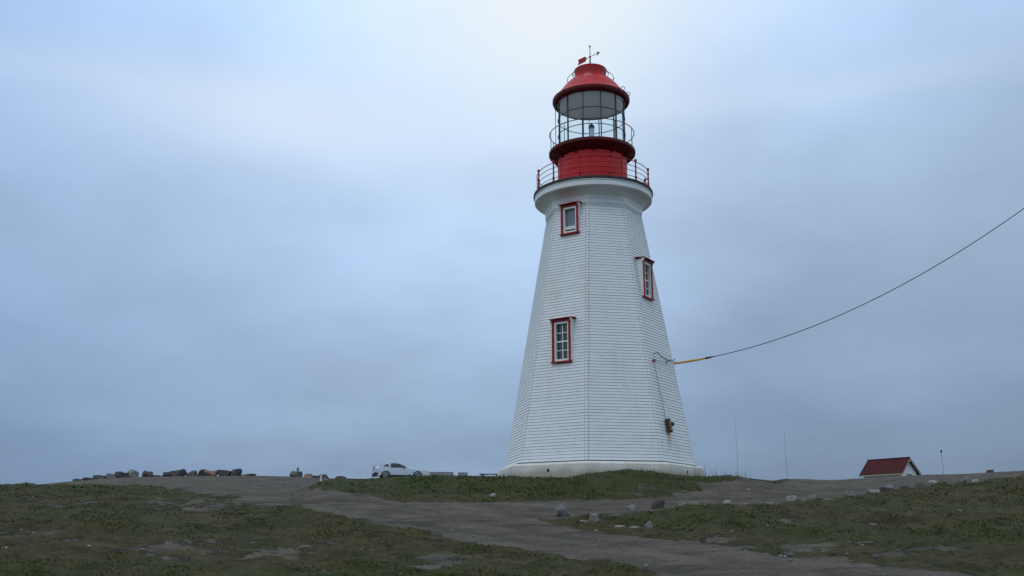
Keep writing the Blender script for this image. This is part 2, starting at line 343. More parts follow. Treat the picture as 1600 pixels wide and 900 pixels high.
# ---------------------------------------------------------------- materials
class NT:
    def __init__(s, name):
        s.m = bpy.data.materials.new(name); s.m.use_nodes = True; s.t = s.m.node_tree
        s.b = s.t.nodes['Principled BSDF']; s.out = s.t.nodes['Material Output']
    def n(s, t): return s.t.nodes.new(t)
    def put(s, v, sock):
        if isinstance(v, (int, float)): sock.default_value = v
        elif isinstance(v, tuple): sock.default_value = (*v, 1) if len(v) == 3 and sock.type == 'RGBA' else v
        else: s.t.links.new(v, sock)
    def coord(s, k='Object'): return s.n('ShaderNodeTexCoord').outputs[k]
    def pos(s): return s.n('ShaderNodeNewGeometry').outputs['Position']
    def map(s, v, scale=(1, 1, 1), loc=(0, 0, 0)):
        n = s.n('ShaderNodeMapping'); s.put(v, n.inputs[0]); n.inputs['Scale'].default_value = scale; n.inputs['Location'].default_value = loc; return n.outputs[0]
    def noise(s, v, scale, detail=4, rough=.55):
        n = s.n('ShaderNodeTexNoise'); s.put(v, n.inputs['Vector']); n.inputs['Scale'].default_value = scale
        n.inputs['Detail'].default_value = detail; n.inputs['Roughness'].default_value = rough; return n.outputs['Fac']
    def voro(s, v, scale):
        n = s.n('ShaderNodeTexVoronoi'); s.put(v, n.inputs['Vector']); n.inputs['Scale'].default_value = scale; return n
    def ramp(s, v, stops, interp='LINEAR'):
        n = s.n('ShaderNodeValToRGB'); e = n.color_ramp.elements; n.color_ramp.interpolation = interp
        while len(e) < len(stops): e.new(.5)
        for el, (p, c) in zip(e, stops): el.position = p; el.color = (c, c, c, 1) if isinstance(c, (int, float)) else (*c, 1)
        s.put(v, n.inputs[0]); return n.outputs[0]
    def mix(s, f, a, b, mode='MIX'):
        n = s.n('ShaderNodeMix'); n.data_type = 'RGBA'; n.blend_type = mode
        s.put(f, n.inputs['Factor']); s.put(a, n.inputs['A']); s.put(b, n.inputs['B']); return n.outputs['Result']
    def math(s, op, a, b=0.0, clamp=False):
        n = s.n('ShaderNodeMath'); n.operation = op; n.use_clamp = clamp; s.put(a, n.inputs[0]); s.put(b, n.inputs[1]); return n.outputs[0]
    def attr(s, name):
        n = s.n('ShaderNodeAttribute'); n.attribute_name = name; return n
    def bump(s, h, dist, strength=1.0):
        n = s.n('ShaderNodeBump'); n.inputs['Distance'].default_value = dist; n.inputs['Strength'].default_value = strength
        s.put(h, n.inputs['Height']); s.t.links.new(n.outputs[0], s.b.inputs['Normal'])
    def done(s, col, rough=.6, spec=.5, metal=0.0):
        s.put(col, s.b.inputs['Base Color']); s.put(rough, s.b.inputs['Roughness'])
        s.put(spec, s.b.inputs['Specular IOR Level']); s.put(metal, s.b.inputs['Metallic']); return s.m

def plain(name, col, rough=.55, spec=.4, metal=0.0, vary=.12, scale=3.0, bump=0.0):
    k = NT(name); c = k.coord(); n = k.noise(c, scale, 5, .6)
    d = tuple(v * (1 - vary) for v in col); l = tuple(min(1, v * (1 + vary)) for v in col)
    if bump: k.bump(k.noise(c, scale * 6, 4), bump)
    return k.done(k.ramp(n, [(.3, d), (.7, l)]), rough, spec, metal)

def mat_clapboard():
    k = NT('white_clapboard'); c = k.coord()
    streak = k.noise(k.map(c, (1.6, 1.6, .16)), 1.2, 5, .6)          # runs down the wall
    fine = k.noise(k.map(c, (1, 1, 6)), 2.5, 4, .6)
    col = k.mix(k.ramp(fine, [(.3, 0.0), (.75, 1.0)]), (.80, .81, .80), (.70, .72, .72))
    col = k.mix(k.ramp(streak, [(.55, 0.0), (.74, .34)]), col, (.62, .57, .43))
    col = k.mix(k.ramp(k.attr('board').outputs['Fac'], [(0.0, .10), (.5, 0.0), (1.0, 0.0)]), col, (.60, .63, .66))
    so = k.n('ShaderNodeSeparateXYZ'); k.put(c, so.inputs[0]); runs = k.ramp(k.noise(k.map(c, (3.2, 3.2, .35)), 1.5, 5, .6), [(.42, 0.0), (.62, 1.0)])
    for x0, xw, z0, z1, amt in ((-1.95, .42, 2.3, 4.2, .55), (-1.72, .30, 6.0, 7.3, .5), (-.66, .22, 5.2, 8.2, .45), (-.95, .35, 1.2, 3.6, .35), (1.1, .35, .5, 2.4, .25)):
        fx = k.math('SUBTRACT', 1.0, k.math('DIVIDE', k.math('ABSOLUTE', k.math('SUBTRACT', so.outputs[0], x0)), xw), True)
        zr = k.n('ShaderNodeMapRange'); k.put(so.outputs[2], zr.inputs['Value']); zr.inputs['From Min'].default_value = z0; zr.inputs['From Max'].default_value = z1
        fz = k.math('MULTIPLY', zr.outputs[0], k.math('LESS_THAN', so.outputs[2], z1))
        f0 = k.math('MULTIPLY', k.math('MULTIPLY', fx, fz), k.math('MULTIPLY', k.math('MULTIPLY', runs, amt), k.math('LESS_THAN', so.outputs[1], 0.0)), True)
        col = k.mix(f0, col, (.60, .46, .26))
    # rust below the meter box on the right face
    sx = k.n('ShaderNodeSeparateXYZ'); k.put(c, sx.inputs[0])
    dx = k.math('ABSOLUTE', k.math('SUBTRACT', sx.outputs[0], BOX_X)); wx = k.math('SUBTRACT', 1.0, k.math('DIVIDE', dx, .16), True)
    mz = k.n('ShaderNodeMapRange'); k.put(sx.outputs[2], mz.inputs['Value'])
    mz.inputs['From Min'].default_value = .75; mz.inputs['From Max'].default_value = 1.55
    front = k.math('LESS_THAN', sx.outputs[1], 0.0)
    lim = k.math('LESS_THAN', sx.outputs[2], 1.62)
    f = k.math('MULTIPLY', k.math('MULTIPLY', wx, mz.outputs[0], True), k.math('MULTIPLY', front, lim))
    f = k.math('MULTIPLY', f, k.ramp(k.noise(k.map(c, (8, 8, 1.2)), 2, 4), [(.3, .35), (.6, 1.3)]), True)
    col = k.mix(f, col, (.42, .17, .05))
    k.bump(k.noise(k.map(c, (1, 1, 5)), 8, 3), .003)
    return k.done(col, .55, .3)

def mat_foundation():
    k = NT('painted_concrete'); c = k.coord()
    col = k.ramp(k.noise(c, .9, 6, .6), [(.3, (.60, .57, .50)), (.7, (.76, .73, .66))])
    col = k.mix(k.ramp(k.noise(k.map(c, (1.5, 1.5, .25)), 1.6, 5), [(.58, 0.0), (.75, .7)]), col, (.50, .42, .28))
    sz = k.n('ShaderNodeSeparateXYZ'); k.put(c, sz.inputs[0]); mz = k.n('ShaderNodeMapRange'); k.put(k.math('ADD', sz.outputs[2], k.math('MULTIPLY', k.noise(c, 2.2, 5, .65), -.35)), mz.inputs['Value'])
    mz.inputs['From Min'].default_value = .02; mz.inputs['From Max'].default_value = -.22      # mud splashed along the foot
    col = k.mix(k.math('MULTIPLY', mz.outputs[0], .65), col, (.30, .26, .18))
    k.bump(k.noise(c, 14, 5), .01)
    return k.done(col, .8, .2)

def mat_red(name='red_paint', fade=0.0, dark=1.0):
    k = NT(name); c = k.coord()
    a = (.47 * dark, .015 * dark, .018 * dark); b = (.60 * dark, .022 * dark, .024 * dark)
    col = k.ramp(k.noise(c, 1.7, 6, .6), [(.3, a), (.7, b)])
    if fade:
        f = k.ramp(k.noise(k.map(c, (1.4, 1.4, .8)), 1.3, 6, .65), [(.56, 0.0), (.72, fade)])
        sx = k.n('ShaderNodeSeparateXYZ'); k.put(c, sx.inputs[0])
        hi = k.n('ShaderNodeMapRange'); k.put(sx.outputs[2], hi.inputs['Value']); hi.inputs['From Min'].default_value = 16.5; hi.inputs['From Max'].default_value = 17.2
        col = k.mix(k.math('MULTIPLY', f, hi.outputs[0], True), col, (.50, .42, .32))
    col = k.mix(k.ramp(k.noise(k.map(c, (3, 3, .5)), 1.6, 5), [(.60, 0.0), (.8, .55)]), col, (.16, .03, .02))
    return k.done(col, .5, .25)

def mat_glass(name, tint=(.91, .965, .965), refl=.06):
    k = NT(name); tr = k.n('ShaderNodeBsdfTransparent'); tr.inputs[0].default_value = (*tint, 1)
    gl = k.n('ShaderNodeBsdfGlossy'); gl.inputs['Roughness'].default_value = .03
    lw = k.n('ShaderNodeLayerWeight'); lw.inputs['Blend'].default_value = .5
    fr = k.math('ADD', k.math('MULTIPLY', k.math('POWER', lw.outputs['Facing'], 4.0), .55), .035, True)
    mx = k.n('ShaderNodeMixShader'); k.t.links.new(fr, mx.inputs[0]); k.t.links.new(tr.outputs[0], mx.inputs[1]); k.t.links.new(gl.outputs[0], mx.inputs[2])
    k.t.links.new(mx.outputs[0], k.out.inputs['Surface']); return k.m

def mat_rock(name, c0, c1):
    k = NT(name); c = k.coord(); oi = k.n('ShaderNodeObjectInfo')
    n = k.noise(c, 4, 6, .65)
    col = k.ramp(n, [(.28, c0), (.72, c1)])
    lich = k.ramp(k.noise(c, 9, 4, .6), [(.60, 0.0), (.68, .6)])
    col = k.mix(lich, col, tuple(min(1, v * 1.25 + .02) for v in c1))
    col = k.mix(k.ramp(k.noise(c, 22, 3), [(.30, .5), (.42, 0.0)]), col, tuple(v * .4 for v in c0))
    k.bump(k.noise(c, 10, 6, .7), .05, .8)
    return k.done(col, .85, .25)

def mat_ground():
    k = NT('turf_and_gravel'); p = k.pos(); g = k.attr('gravel').outputs['Fac']
    # gravel: compacted grit with tyre polished bands, pebbles and damp patches
    ga = k.ramp(k.noise(p, 1.1, 6, .6), [(.3, (.080, .063, .047)), (.7, (.165, .133, .100))])
    vor = k.voro(p, 16); ga = k.mix(k.ramp(vor.outputs['Distance'], [(.0, .55), (.45, 0.0)]), ga, (.050, .042, .033))
    ga = k.mix(k.ramp(k.noise(k.map(p, (.5, 1.3, 1)), .9, 5), [(.50, 0.0), (.66, .75)]), ga, (.044, .035, .027))
    ga = k.mix(k.ramp(k.noise(k.map(p, (1, 2.4, 1)), 1.2, 6, .65), [(.56, 0.0), (.66, .35)]), ga, (.075, .066, .036))
    ga = k.mix(k.ramp(k.noise(p, 9, 4, .7), [(.36, .55), (.50, 0.0)]), ga, (.048, .041, .033)); ga = k.mix(k.ramp(k.noise(k.map(p, (1, 1, 1), (5, 2, 0)), 14, 4, .7), [(.58, 0.0), (.70, .6)]), ga, (.20, .18, .155))
    ga = k.mix(k.math('MULTIPLY', k.attr('rut').outputs['Fac'], k.ramp(k.noise(p, 1.7, 4), [(.3, .25), (.6, .75)])), ga, (.056, .046, .036))
    v2 = k.voro(p, 5.5); ga = k.mix(k.ramp(v2.outputs['Distance'], [(.04, .7), (.08, 0.0)]), ga, (.24, .21, .18))
    # turf: peat, moss, dry thatch
    tu = k.ramp(k.noise(p, 1.3, 6, .62), [(.28, (.030, .027, .011)), (.5, (.060, .050, .018)), (.72, (.092, .070, .031))])
    tu = k.mix(k.ramp(k.noise(k.map(p, (1, 1, 1), (9, 4, 0)), .33, 4), [(.50, 0.0), (.68, .65)]), tu, (.036, .049, .013))
    tu = k.mix(k.ramp(k.noise(p, 5, 5, .7), [(.55, 0.0), (.70, .6)]), tu, (.096, .076, .040)); tu = k.mix(k.ramp(k.noise(k.map(p, (1, 1, 1), (2, 7, 0)), 2.6, 6, .7), [(.34, .75), (.46, 0.0)]), tu, (.016, .014, .009))
    tu = k.mix(k.math('MULTIPLY', k.attr('lush').outputs['Fac'], k.ramp(k.noise(p, 2.1, 5, .65), [(.38, .10), (.62, .80)])), tu, (.041, .056, .014))
    f = k.math('ADD', g, k.math('MULTIPLY', k.math('SUBTRACT', k.noise(p, 3.2, 6, .7), .5), 1.3))
    f0 = f; f = k.ramp(f, [(.38, 0.0), (.62, 1.0)])
    peat_shade = k.math('MULTIPLY', k.ramp(f0, [(.22, 0.0), (.34, .85), (.46, .85), (.56, 0.0)]), k.ramp(k.noise(p, 1.6, 4), [(.40, 0.0), (.58, 1.0)]))  # bare soil plus the shade under the sod edge, put into the colour
    h = k.math('ADD', k.noise(p, 7, 6, .7), k.math('MULTIPLY', vor.outputs['Distance'], -.35))
    k.bump(h, .07, .9)
    return k.done(k.mix(peat_shade, k.mix(f, tu, ga), (.020, .017, .010)), .92, .15)

def mat_grass():
    k = NT('grass_blades'); t = k.attr('tint').outputs['Fac']
    col = k.ramp(t, [(0.0, (.048, .078, .015)), (.35, (.078, .085, .021)), (.62, (.112, .095, .034)), (.85, (.130, .106, .056)), (1.0, (.175, .143, .085))])
    return k.done(col, .8, .15)

BOX_X = 2.50
M = {}
def make_mats():
    M['clap'] = mat_clapboard(); M['conc'] = mat_foundation(); M['red'] = mat_red(); M['dome'] = mat_red('red_roof_paint', .8)
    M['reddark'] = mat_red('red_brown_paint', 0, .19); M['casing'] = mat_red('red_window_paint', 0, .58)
    M['white'] = plain('white_trim', (.78, .78, .74), .5, .3, vary=.06)
    M['soffit'] = plain('white_cornice', (.74, .76, .74), .55, .3, vary=.08, scale=1.5)
    M['flash'] = plain('dark_flashing', (.05, .055, .07), .5)
    M['deck'] = plain('tarred_deck', (.075, .058, .05), .8, .2, vary=.3)
    M['iron'] = plain('dark_iron', (.045, .045, .05), .45, .5, vary=.2)
    M['railred'] = mat_red('dark_red_rail', 0, .62)
    M['grey'] = plain('grey_ceiling', (.84, .82, .82), .6, .3, vary=.06, scale=1)
    M['glass'] = mat_glass('lantern_glazing'); 
    M['pane'] = plain('window_glazing', (.020, .024, .028), .04, .6, vary=.3, scale=1)
    M['skypane'] = plain('window_with_sky_tint', (.13, .17, .21), .08, .6, vary=.15, scale=.8)  # pale sky reflection put into the base colour of the upper pane
    M['dark'] = plain('dark_hollow', (.008, .008, .009), .9, .1)
    M['lens'] = plain('lamp_housing', (.68, .72, .74), .35, .5)
    M['lampcap'] = plain('lamp_cap', (.03, .035, .04), .4, .5)
    M['rust'] = plain('rusty_metal', (.10, .042, .024), .85, .2, vary=.6, scale=14)
    M['boxgrey'] = plain('weathered_grey_box', (.20, .20, .12), .6, .3, vary=.5, scale=9)
    M['conduit'] = plain('grey_conduit', (.36, .37, .36), .5, .4)
    M['cable'] = plain('black_cable', (.012, .012, .014), .6, .3)
    M['yellow'] = plain('yellow_sleeve', (.62, .36, .035), .5, .4, vary=.25, scale=4)
    M['silver'] = NT('silver_car_paint').done((.50, .52, .56), .25, .5, .35)
    M['carglass'] = plain('tinted_car_glass', (.018, .022, .026), .05, .6)
    M['tyre'] = plain('tyre_rubber', (.018, .018, .018), .85, .2)
    M['rim'] = plain('alloy_rim', (.45, .45, .47), .35, .5, metal=.7)
    M['blacktrim'] = plain('black_plastic', (.02, .02, .022), .6, .3)
    M['taillight'] = plain('red_tail_lamp', (.42, .02, .025), .2, .6)
    M['headlight'] = plain('clear_head_lamp', (.5, .52, .55), .1, .7)
    M['roofred'] = plain('red_shingle_roof', (.070, .012, .012), .8, .2, vary=.2, scale=2.5, bump=.01)
    M['housewhite'] = plain('white_house_wall', (.78, .79, .78), .6, .3, vary=.05)
    M['fascia'] = plain('olive_fascia', (.34, .33, .22), .6, .3)
    M['precast'] = plain('precast_concrete', (.20, .20, .21), .85, .2, vary=.15, scale=4)
    M['plank'] = plain('weathered_plank', (.14, .12, .11), .8, .2, vary=.25, scale=5)
    M['mast'] = plain('galvanised_mast', (.30, .32, .35), .5, .4)
    M['post'] = plain('white_marker_post', (.70, .70, .68), .6, .3, vary=.1)
    M['signback'] = plain('grey_green_sign', (.16, .20, .20), .6, .3)
    M['polewood'] = plain('pole_timber', (.16, .13, .10), .85, .2, vary=.3, scale=3)
    cols = dict(grey=((.10, .10, .10), (.24, .235, .225)), pale=((.12, .112, .10), (.30, .285, .255)), white=((.24, .23, .21), (.43, .41, .38)),
                dark=((.040, .037, .038), (.115, .105, .10)), brown=((.045, .034, .030), (.105, .085, .075)), rust=((.06, .042, .038), (.145, .095, .08)),
                orange=((.22, .125, .10), (.40, .25, .20)), moss=((.070, .070, .058), (.19, .185, .16)))
    for n_, (a, b) in cols.items(): M['rock_' + n_] = mat_rock(n_ + '_rock', a, b)
    M['ground'] = mat_ground(); M['grass'] = mat_grass()
    k = NT('sea_water'); k.bump(k.noise(k.pos(), .15, 5), .6); M['sea'] = k.done((.05, .08, .10), .12, .5)
make_mats()

# ---------------------------------------------------------------- ground, gravel road, sea
def build_ground():
    az = np.concatenate([np.arange(-180, -40, 5.), np.arange(-40, -33, .5), np.arange(-33, 33, .11), np.arange(33, 40, .5), np.arange(40, 180.1, 5.)])
    ds = [.4, 1.5, 3., 4.5]
    while ds[-1] < 100: ds.append(ds[-1] * 1.0085 if ds[-1] > 8 else ds[-1] * 1.03)
    while ds[-1] < 1400: ds.append(ds[-1] * 1.12)
    ds = np.array(ds); A, Dm = np.meshgrid(np.radians(az), ds)
    x = (Dm * np.sin(A)).ravel(); y = (Dm * np.cos(A)).ravel()
    g = gravel_of(x, y); z = ground_z(x, y); rt = rut_of(x, y)
    lush = np.maximum(smooth(30, 33, np.hypot(x, y)) * (1 - smooth(37, 42, np.hypot(x, y))) * smooth(-8, -6, x) * (1 - smooth(7, 10, x)), smooth(.12, .5, fbm(x * .22, y * .22, 70, 3)))
    nA, nD = len(az), len(ds)
    i, j = np.meshgrid(np.arange(nD - 1), np.arange(nA - 1), indexing='ij')
    q = np.stack([i * nA + j, i * nA + j + 1, (i + 1) * nA + j + 1, (i + 1) * nA + j], -1).reshape(-1, 4)[:, ::-1]
    fg = g[q].mean(1)
    def part(name, sel):
        fq = q[sel]; used, inv = np.unique(fq, return_inverse=True); fq = inv.reshape(fq.shape)
        me = bpy.data.meshes.new(name); me.vertices.add(len(used)); me.loops.add(fq.size); me.polygons.add(len(fq))
        co = np.stack([x[used], y[used], z[used]], -1).astype(np.float32)
        me.vertices.foreach_set('co', co.ravel()); me.loops.foreach_set('vertex_index', fq.ravel().astype(np.int32))
        me.polygons.foreach_set('loop_start', np.arange(0, fq.size, 4, dtype=np.int32))
        me.polygons.foreach_set('use_smooth', np.ones(len(fq), bool))
        at = me.attributes.new('gravel', 'FLOAT', 'POINT'); at.data.foreach_set('value', g[used].astype(np.float32))
        at = me.attributes.new('lush', 'FLOAT', 'POINT'); at.data.foreach_set('value', lush[used].astype(np.float32))
        at = me.attributes.new('rut', 'FLOAT', 'POINT'); at.data.foreach_set('value', rt[used].astype(np.float32))
        me.update(calc_edges=True); me.validate()
        o = bpy.data.objects.new(name, me); C.objects.link(o); me.materials.append(M['ground']); o['kind'] = 'structure'
        return o
    part('ground', fg < .5); part('gravel_road', fg >= .5)
    s = MB(); n = 64
    s.add([(0, 0, -12.0)] + [(9000 * math.cos(2 * math.pi * k / n), 9000 * math.sin(2 * math.pi * k / n), -12.0) for k in range(n)],
          [(0, 1 + k, 1 + (k + 1) % n) for k in range(n)])
    o = s.build('sea', M['sea']); o['kind'] = 'structure'
build_ground()

def build_grass():
    rng = np.random.default_rng(5); n = 860000
    az = np.radians(rng.uniform(-38, 38, n)); u = rng.random(n)
    d = 1 / ((1 - u) / 8.0 + u / 62.0)                   # even density in the picture: thinner far away
    x = d * np.sin(az); y = d * np.cos(az)
    sd = gravel_sd(x, y)
    cl = fbm(x * 1.4, y * 1.4, 60, 4)                    # clumps
    big = fbm(x * .25, y * .25, 70, 3)
    pk = (1 - smooth(-.45, .12, sd + cl * .4)) * np.clip(.60 + cl * 1.3 + big * .5, .05, 1)
    keep = rng.random(n) < pk
    # keep the tower's own footprint clear
    keep &= np.hypot(x - TX, y - TY) > 4.2
    x, y, d, cl, big = x[keep], y[keep], d[keep], cl[keep], big[keep]; m = len(x)
    z = ground_z(x, y) - .01
    hgt = rng.uniform(.012, .040, m) * np.clip(1 + cl * 1.3, .4, 1.8) * np.clip(d / 22, .75, 1.5)
    bank = smooth(31, 34, d) * (1 - smooth(38, 45, d)) * (x > -7) * (x < 10)
    hgt *= 1 + .5 * bank
    wid = np.maximum(.006, d * .00052) * rng.uniform(.7, 1.3, m)
    a = rng.uniform(0, 2 * np.pi, m); lean = rng.uniform(.8, 2.4, m) * hgt; la = rng.uniform(0, 2 * np.pi, m)
    v = np.empty((m, 3, 3), np.float32)
    v[:, 0] = np.stack([x - np.cos(a) * wid, y - np.sin(a) * wid, z], -1)
    v[:, 1] = np.stack([x + np.cos(a) * wid, y + np.sin(a) * wid, z], -1)
    v[:, 2] = np.stack([x + np.cos(la) * lean, y + np.sin(la) * lean, z + hgt], -1)
    tint = np.clip(.42 - big * .75 - .36 * bank + fbm(x * .7, y * .7, 80, 3) * .65 + rng.normal(0, .09, m), 0, 1)
    nw = 90; wx = rng.uniform(6.6, 8.4, nw); wy = rng.uniform(35.2, 37.5, nw); wz = ground_z(wx, wy); wh = rng.uniform(.15, .55, nw); wl = rng.normal(0, .08, nw)
    w3 = np.stack([np.stack([wx - .006, wy, wz], -1), np.stack([wx + .006, wy, wz], -1), np.stack([wx + wl, wy, wz + wh], -1)], 1)
    v = np.concatenate([v, w3.astype(np.float32)]); tint = np.concatenate([tint, np.full(nw, .9)]); m += nw
    me = bpy.data.meshes.new('grass'); me.vertices.add(m * 3); me.loops.add(m * 3); me.polygons.add(m)
    me.vertices.foreach_set('co', v.ravel()); me.loops.foreach_set('vertex_index', np.arange(m * 3, dtype=np.int32))
    me.polygons.foreach_set('loop_start', np.arange(0, m * 3, 3, dtype=np.int32))
    at = me.attributes.new('tint', 'FLOAT', 'FACE'); at.data.foreach_set('value', tint.astype(np.float32))
    me.update(calc_edges=True)
    o = bpy.data.objects.new('grass', me); C.objects.link(o); me.materials.append(M['grass'])
    tag(o, 'short olive tundra grass growing over the slope', 'grass', kind='stuff')
TX, TY, TZ = 3.49, 40.0, 3.76
build_grass()

def rock_mesh(seed, w, dpt, h, flat=0.0):
    """angular field stone: a ball cut by random planes, then roughened; base sunk below z = 0"""
    rng = random.Random(seed); bm = bmesh.new(); bmesh.ops.create_icosphere(bm, subdivisions=4, radius=1)
    planes = []
    for k in range(13):
        n = Vector((rng.gauss(0, 1), rng.gauss(0, 1), rng.gauss(0, .8))).normalized(); planes.append((n, rng.uniform(.50, .86)))
    planes.append((Vector((rng.uniform(-.2, .2), rng.uniform(-.2, .2), 1)).normalized(), .72 - .2 * flat))
    for v in bm.verts:
        d = v.co.normalized(); r = 1.0
        for n, q in planes:
            c = n.dot(d)
            if c > .05: r = min(r, q / c)
        v.co = d * r
    co = np.array([v.co[:] for v in bm.verts]); nz = fbm(co[:, 0] * 3 + seed, co[:, 1] * 3 + co[:, 2] * 2.3, seed, 4) * .07
    for v, k in zip(bm.verts, nz): v.co *= 1 + float(k)
    co = np.array([v.co[:] for v in bm.verts]); lo = co.min(0); hi = co.max(0)
    for v in bm.verts:
        t = [(v.co[i] - lo[i]) / (hi[i] - lo[i]) for i in range(3)]
        v.co = Vector(((t[0] - .5) * w, (t[1] - .5) * dpt, (t[2] * 1.35 - .35) * h))
    for f in bm.faces: f.smooth = True
    for e in bm.edges:
        if len(e.link_faces) == 2 and e.calc_face_angle() > R(14): e.smooth = False
    me = bpy.data.meshes.new('rock'); bm.to_mesh(me); bm.free(); return me

def build_rocks():
    for i, (x, y, w, h, colr, tilt, lab) in enumerate(ROCKS):
        me = rock_mesh(101 + i * 7, w * 1.05, w * random.Random(i).uniform(.65, .95), h * 1.10, .5 if h < .4 * w else 0)
        me.materials.append(M['rock_' + colr]); o = bpy.data.objects.new('rock', me); C.objects.link(o)
        o.location = (x, y + .05, float(ground_z(x, y)[0]) - .02)
        o.rotation_euler = (0, -tilt * .8, math.atan2(-x, y) * .5)
        tag(o, lab, 'rock', 'stones along the gravel tracks')
    for i, (x, y, w, h, colr, shape, lab) in enumerate(BOULDERS):
        rng = random.Random(500 + i); me = rock_mesh(900 + i * 13, w * 1.05, w * rng.uniform(.7, .95), h * .98, .9 if shape == 'low' else .3)
        if shape in ('block', 'wedge'):            # squarer shoulders; wedge rises to its right
            for v in me.vertices:
                t = v.co.x / w
                if shape == 'wedge': v.co.z *= .75 + .7 * t if v.co.z > 0 else 1
                else:
                    q = abs(v.co.x) / (w * .5); v.co.x *= 1.10 - .06 * q; v.co.z *= 1 + .14 * q if v.co.z > 0 else 1
        me.materials.append(M['rock_' + colr]); o = bpy.data.objects.new('boulder', me); C.objects.link(o)
        o.location = (x, y, float(ground_z(x, y)[0]) - .03); o.rotation_euler = (0, 0, math.atan2(-x, y))
        tag(o, lab, 'boulder', 'boulders along the hilltop car park')
build_rocks()

def build_pebbles():
    rng = np.random.default_rng(11); n = 6000
    az = np.radians(rng.uniform(-30, 30, n)); d = 1 / (rng.random(n) * (1 / 9 - 1 / 60) + 1 / 60)
    x = d * np.sin(az); y = d * np.cos(az); sd = gravel_sd(x, y); keep = rng.random(n) < np.where(sd > -.12, .8, .14) * np.clip(.6 + fbm(x * .4, y * .4, 33, 3) * 1.4, .05, 1)
    edge = np.exp(-(sd[keep] / .35) ** 2); x, y, d = x[keep], y[keep], d[keep]; z = ground_z(x, y)
    t = (1 + 5 ** .5) / 2
    iv = np.array([(-1, t, 0), (1, t, 0), (-1, -t, 0), (1, -t, 0), (0, -1, t), (0, 1, t), (0, -1, -t), (0, 1, -t), (t, 0, -1), (t, 0, 1), (-t, 0, -1), (-t, 0, 1)]) / 1.9
    fc = [(0, 11, 5), (0, 5, 1), (0, 1, 7), (0, 7, 10), (0, 10, 11), (1, 5, 9), (5, 11, 4), (11, 10, 2), (10, 7, 6), (7, 1, 8), (3, 9, 4), (3, 4, 2), (3, 2, 6), (3, 6, 8), (3, 8, 9), (4, 9, 5), (2, 4, 11), (6, 2, 10), (8, 6, 7), (9, 8, 1)]
    s = MB()
    for k in range(len(x)):
        r = (.007 + .030 * rng.random() ** 6 * .6 + (.028 * rng.random() ** 3 if rng.random() < edge[k] * .5 else 0)) * np.clip(d[k] / 15, .8, 2)
        p = iv * r * rng.uniform(.6, 1.3, 3) * rng.uniform(.85, 1.15, (12, 1)); a = rng.uniform(0, 6.28)
        px = p[:, 0] * np.cos(a) - p[:, 1] * np.sin(a); py = p[:, 0] * np.sin(a) + p[:, 1] * np.cos(a)
        s.add(np.stack([px + x[k], py + y[k], p[:, 2] * .7 + z[k] + r * .25], -1).tolist(), fc)
    k = NT('loose_stones'); p = k.pos(); col = k.ramp(k.noise(p, 3.1, 2), [(.38, (.10, .095, .09)), (.55, (.20, .19, .175)), (.74, (.42, .41, .39))])
    o = s.build('loose_pebbles', k.done(col, .85, .2), fix=False)
    tag(o, 'small loose stones scattered on the gravel and turf', 'pebbles', kind='stuff')
build_pebbles()

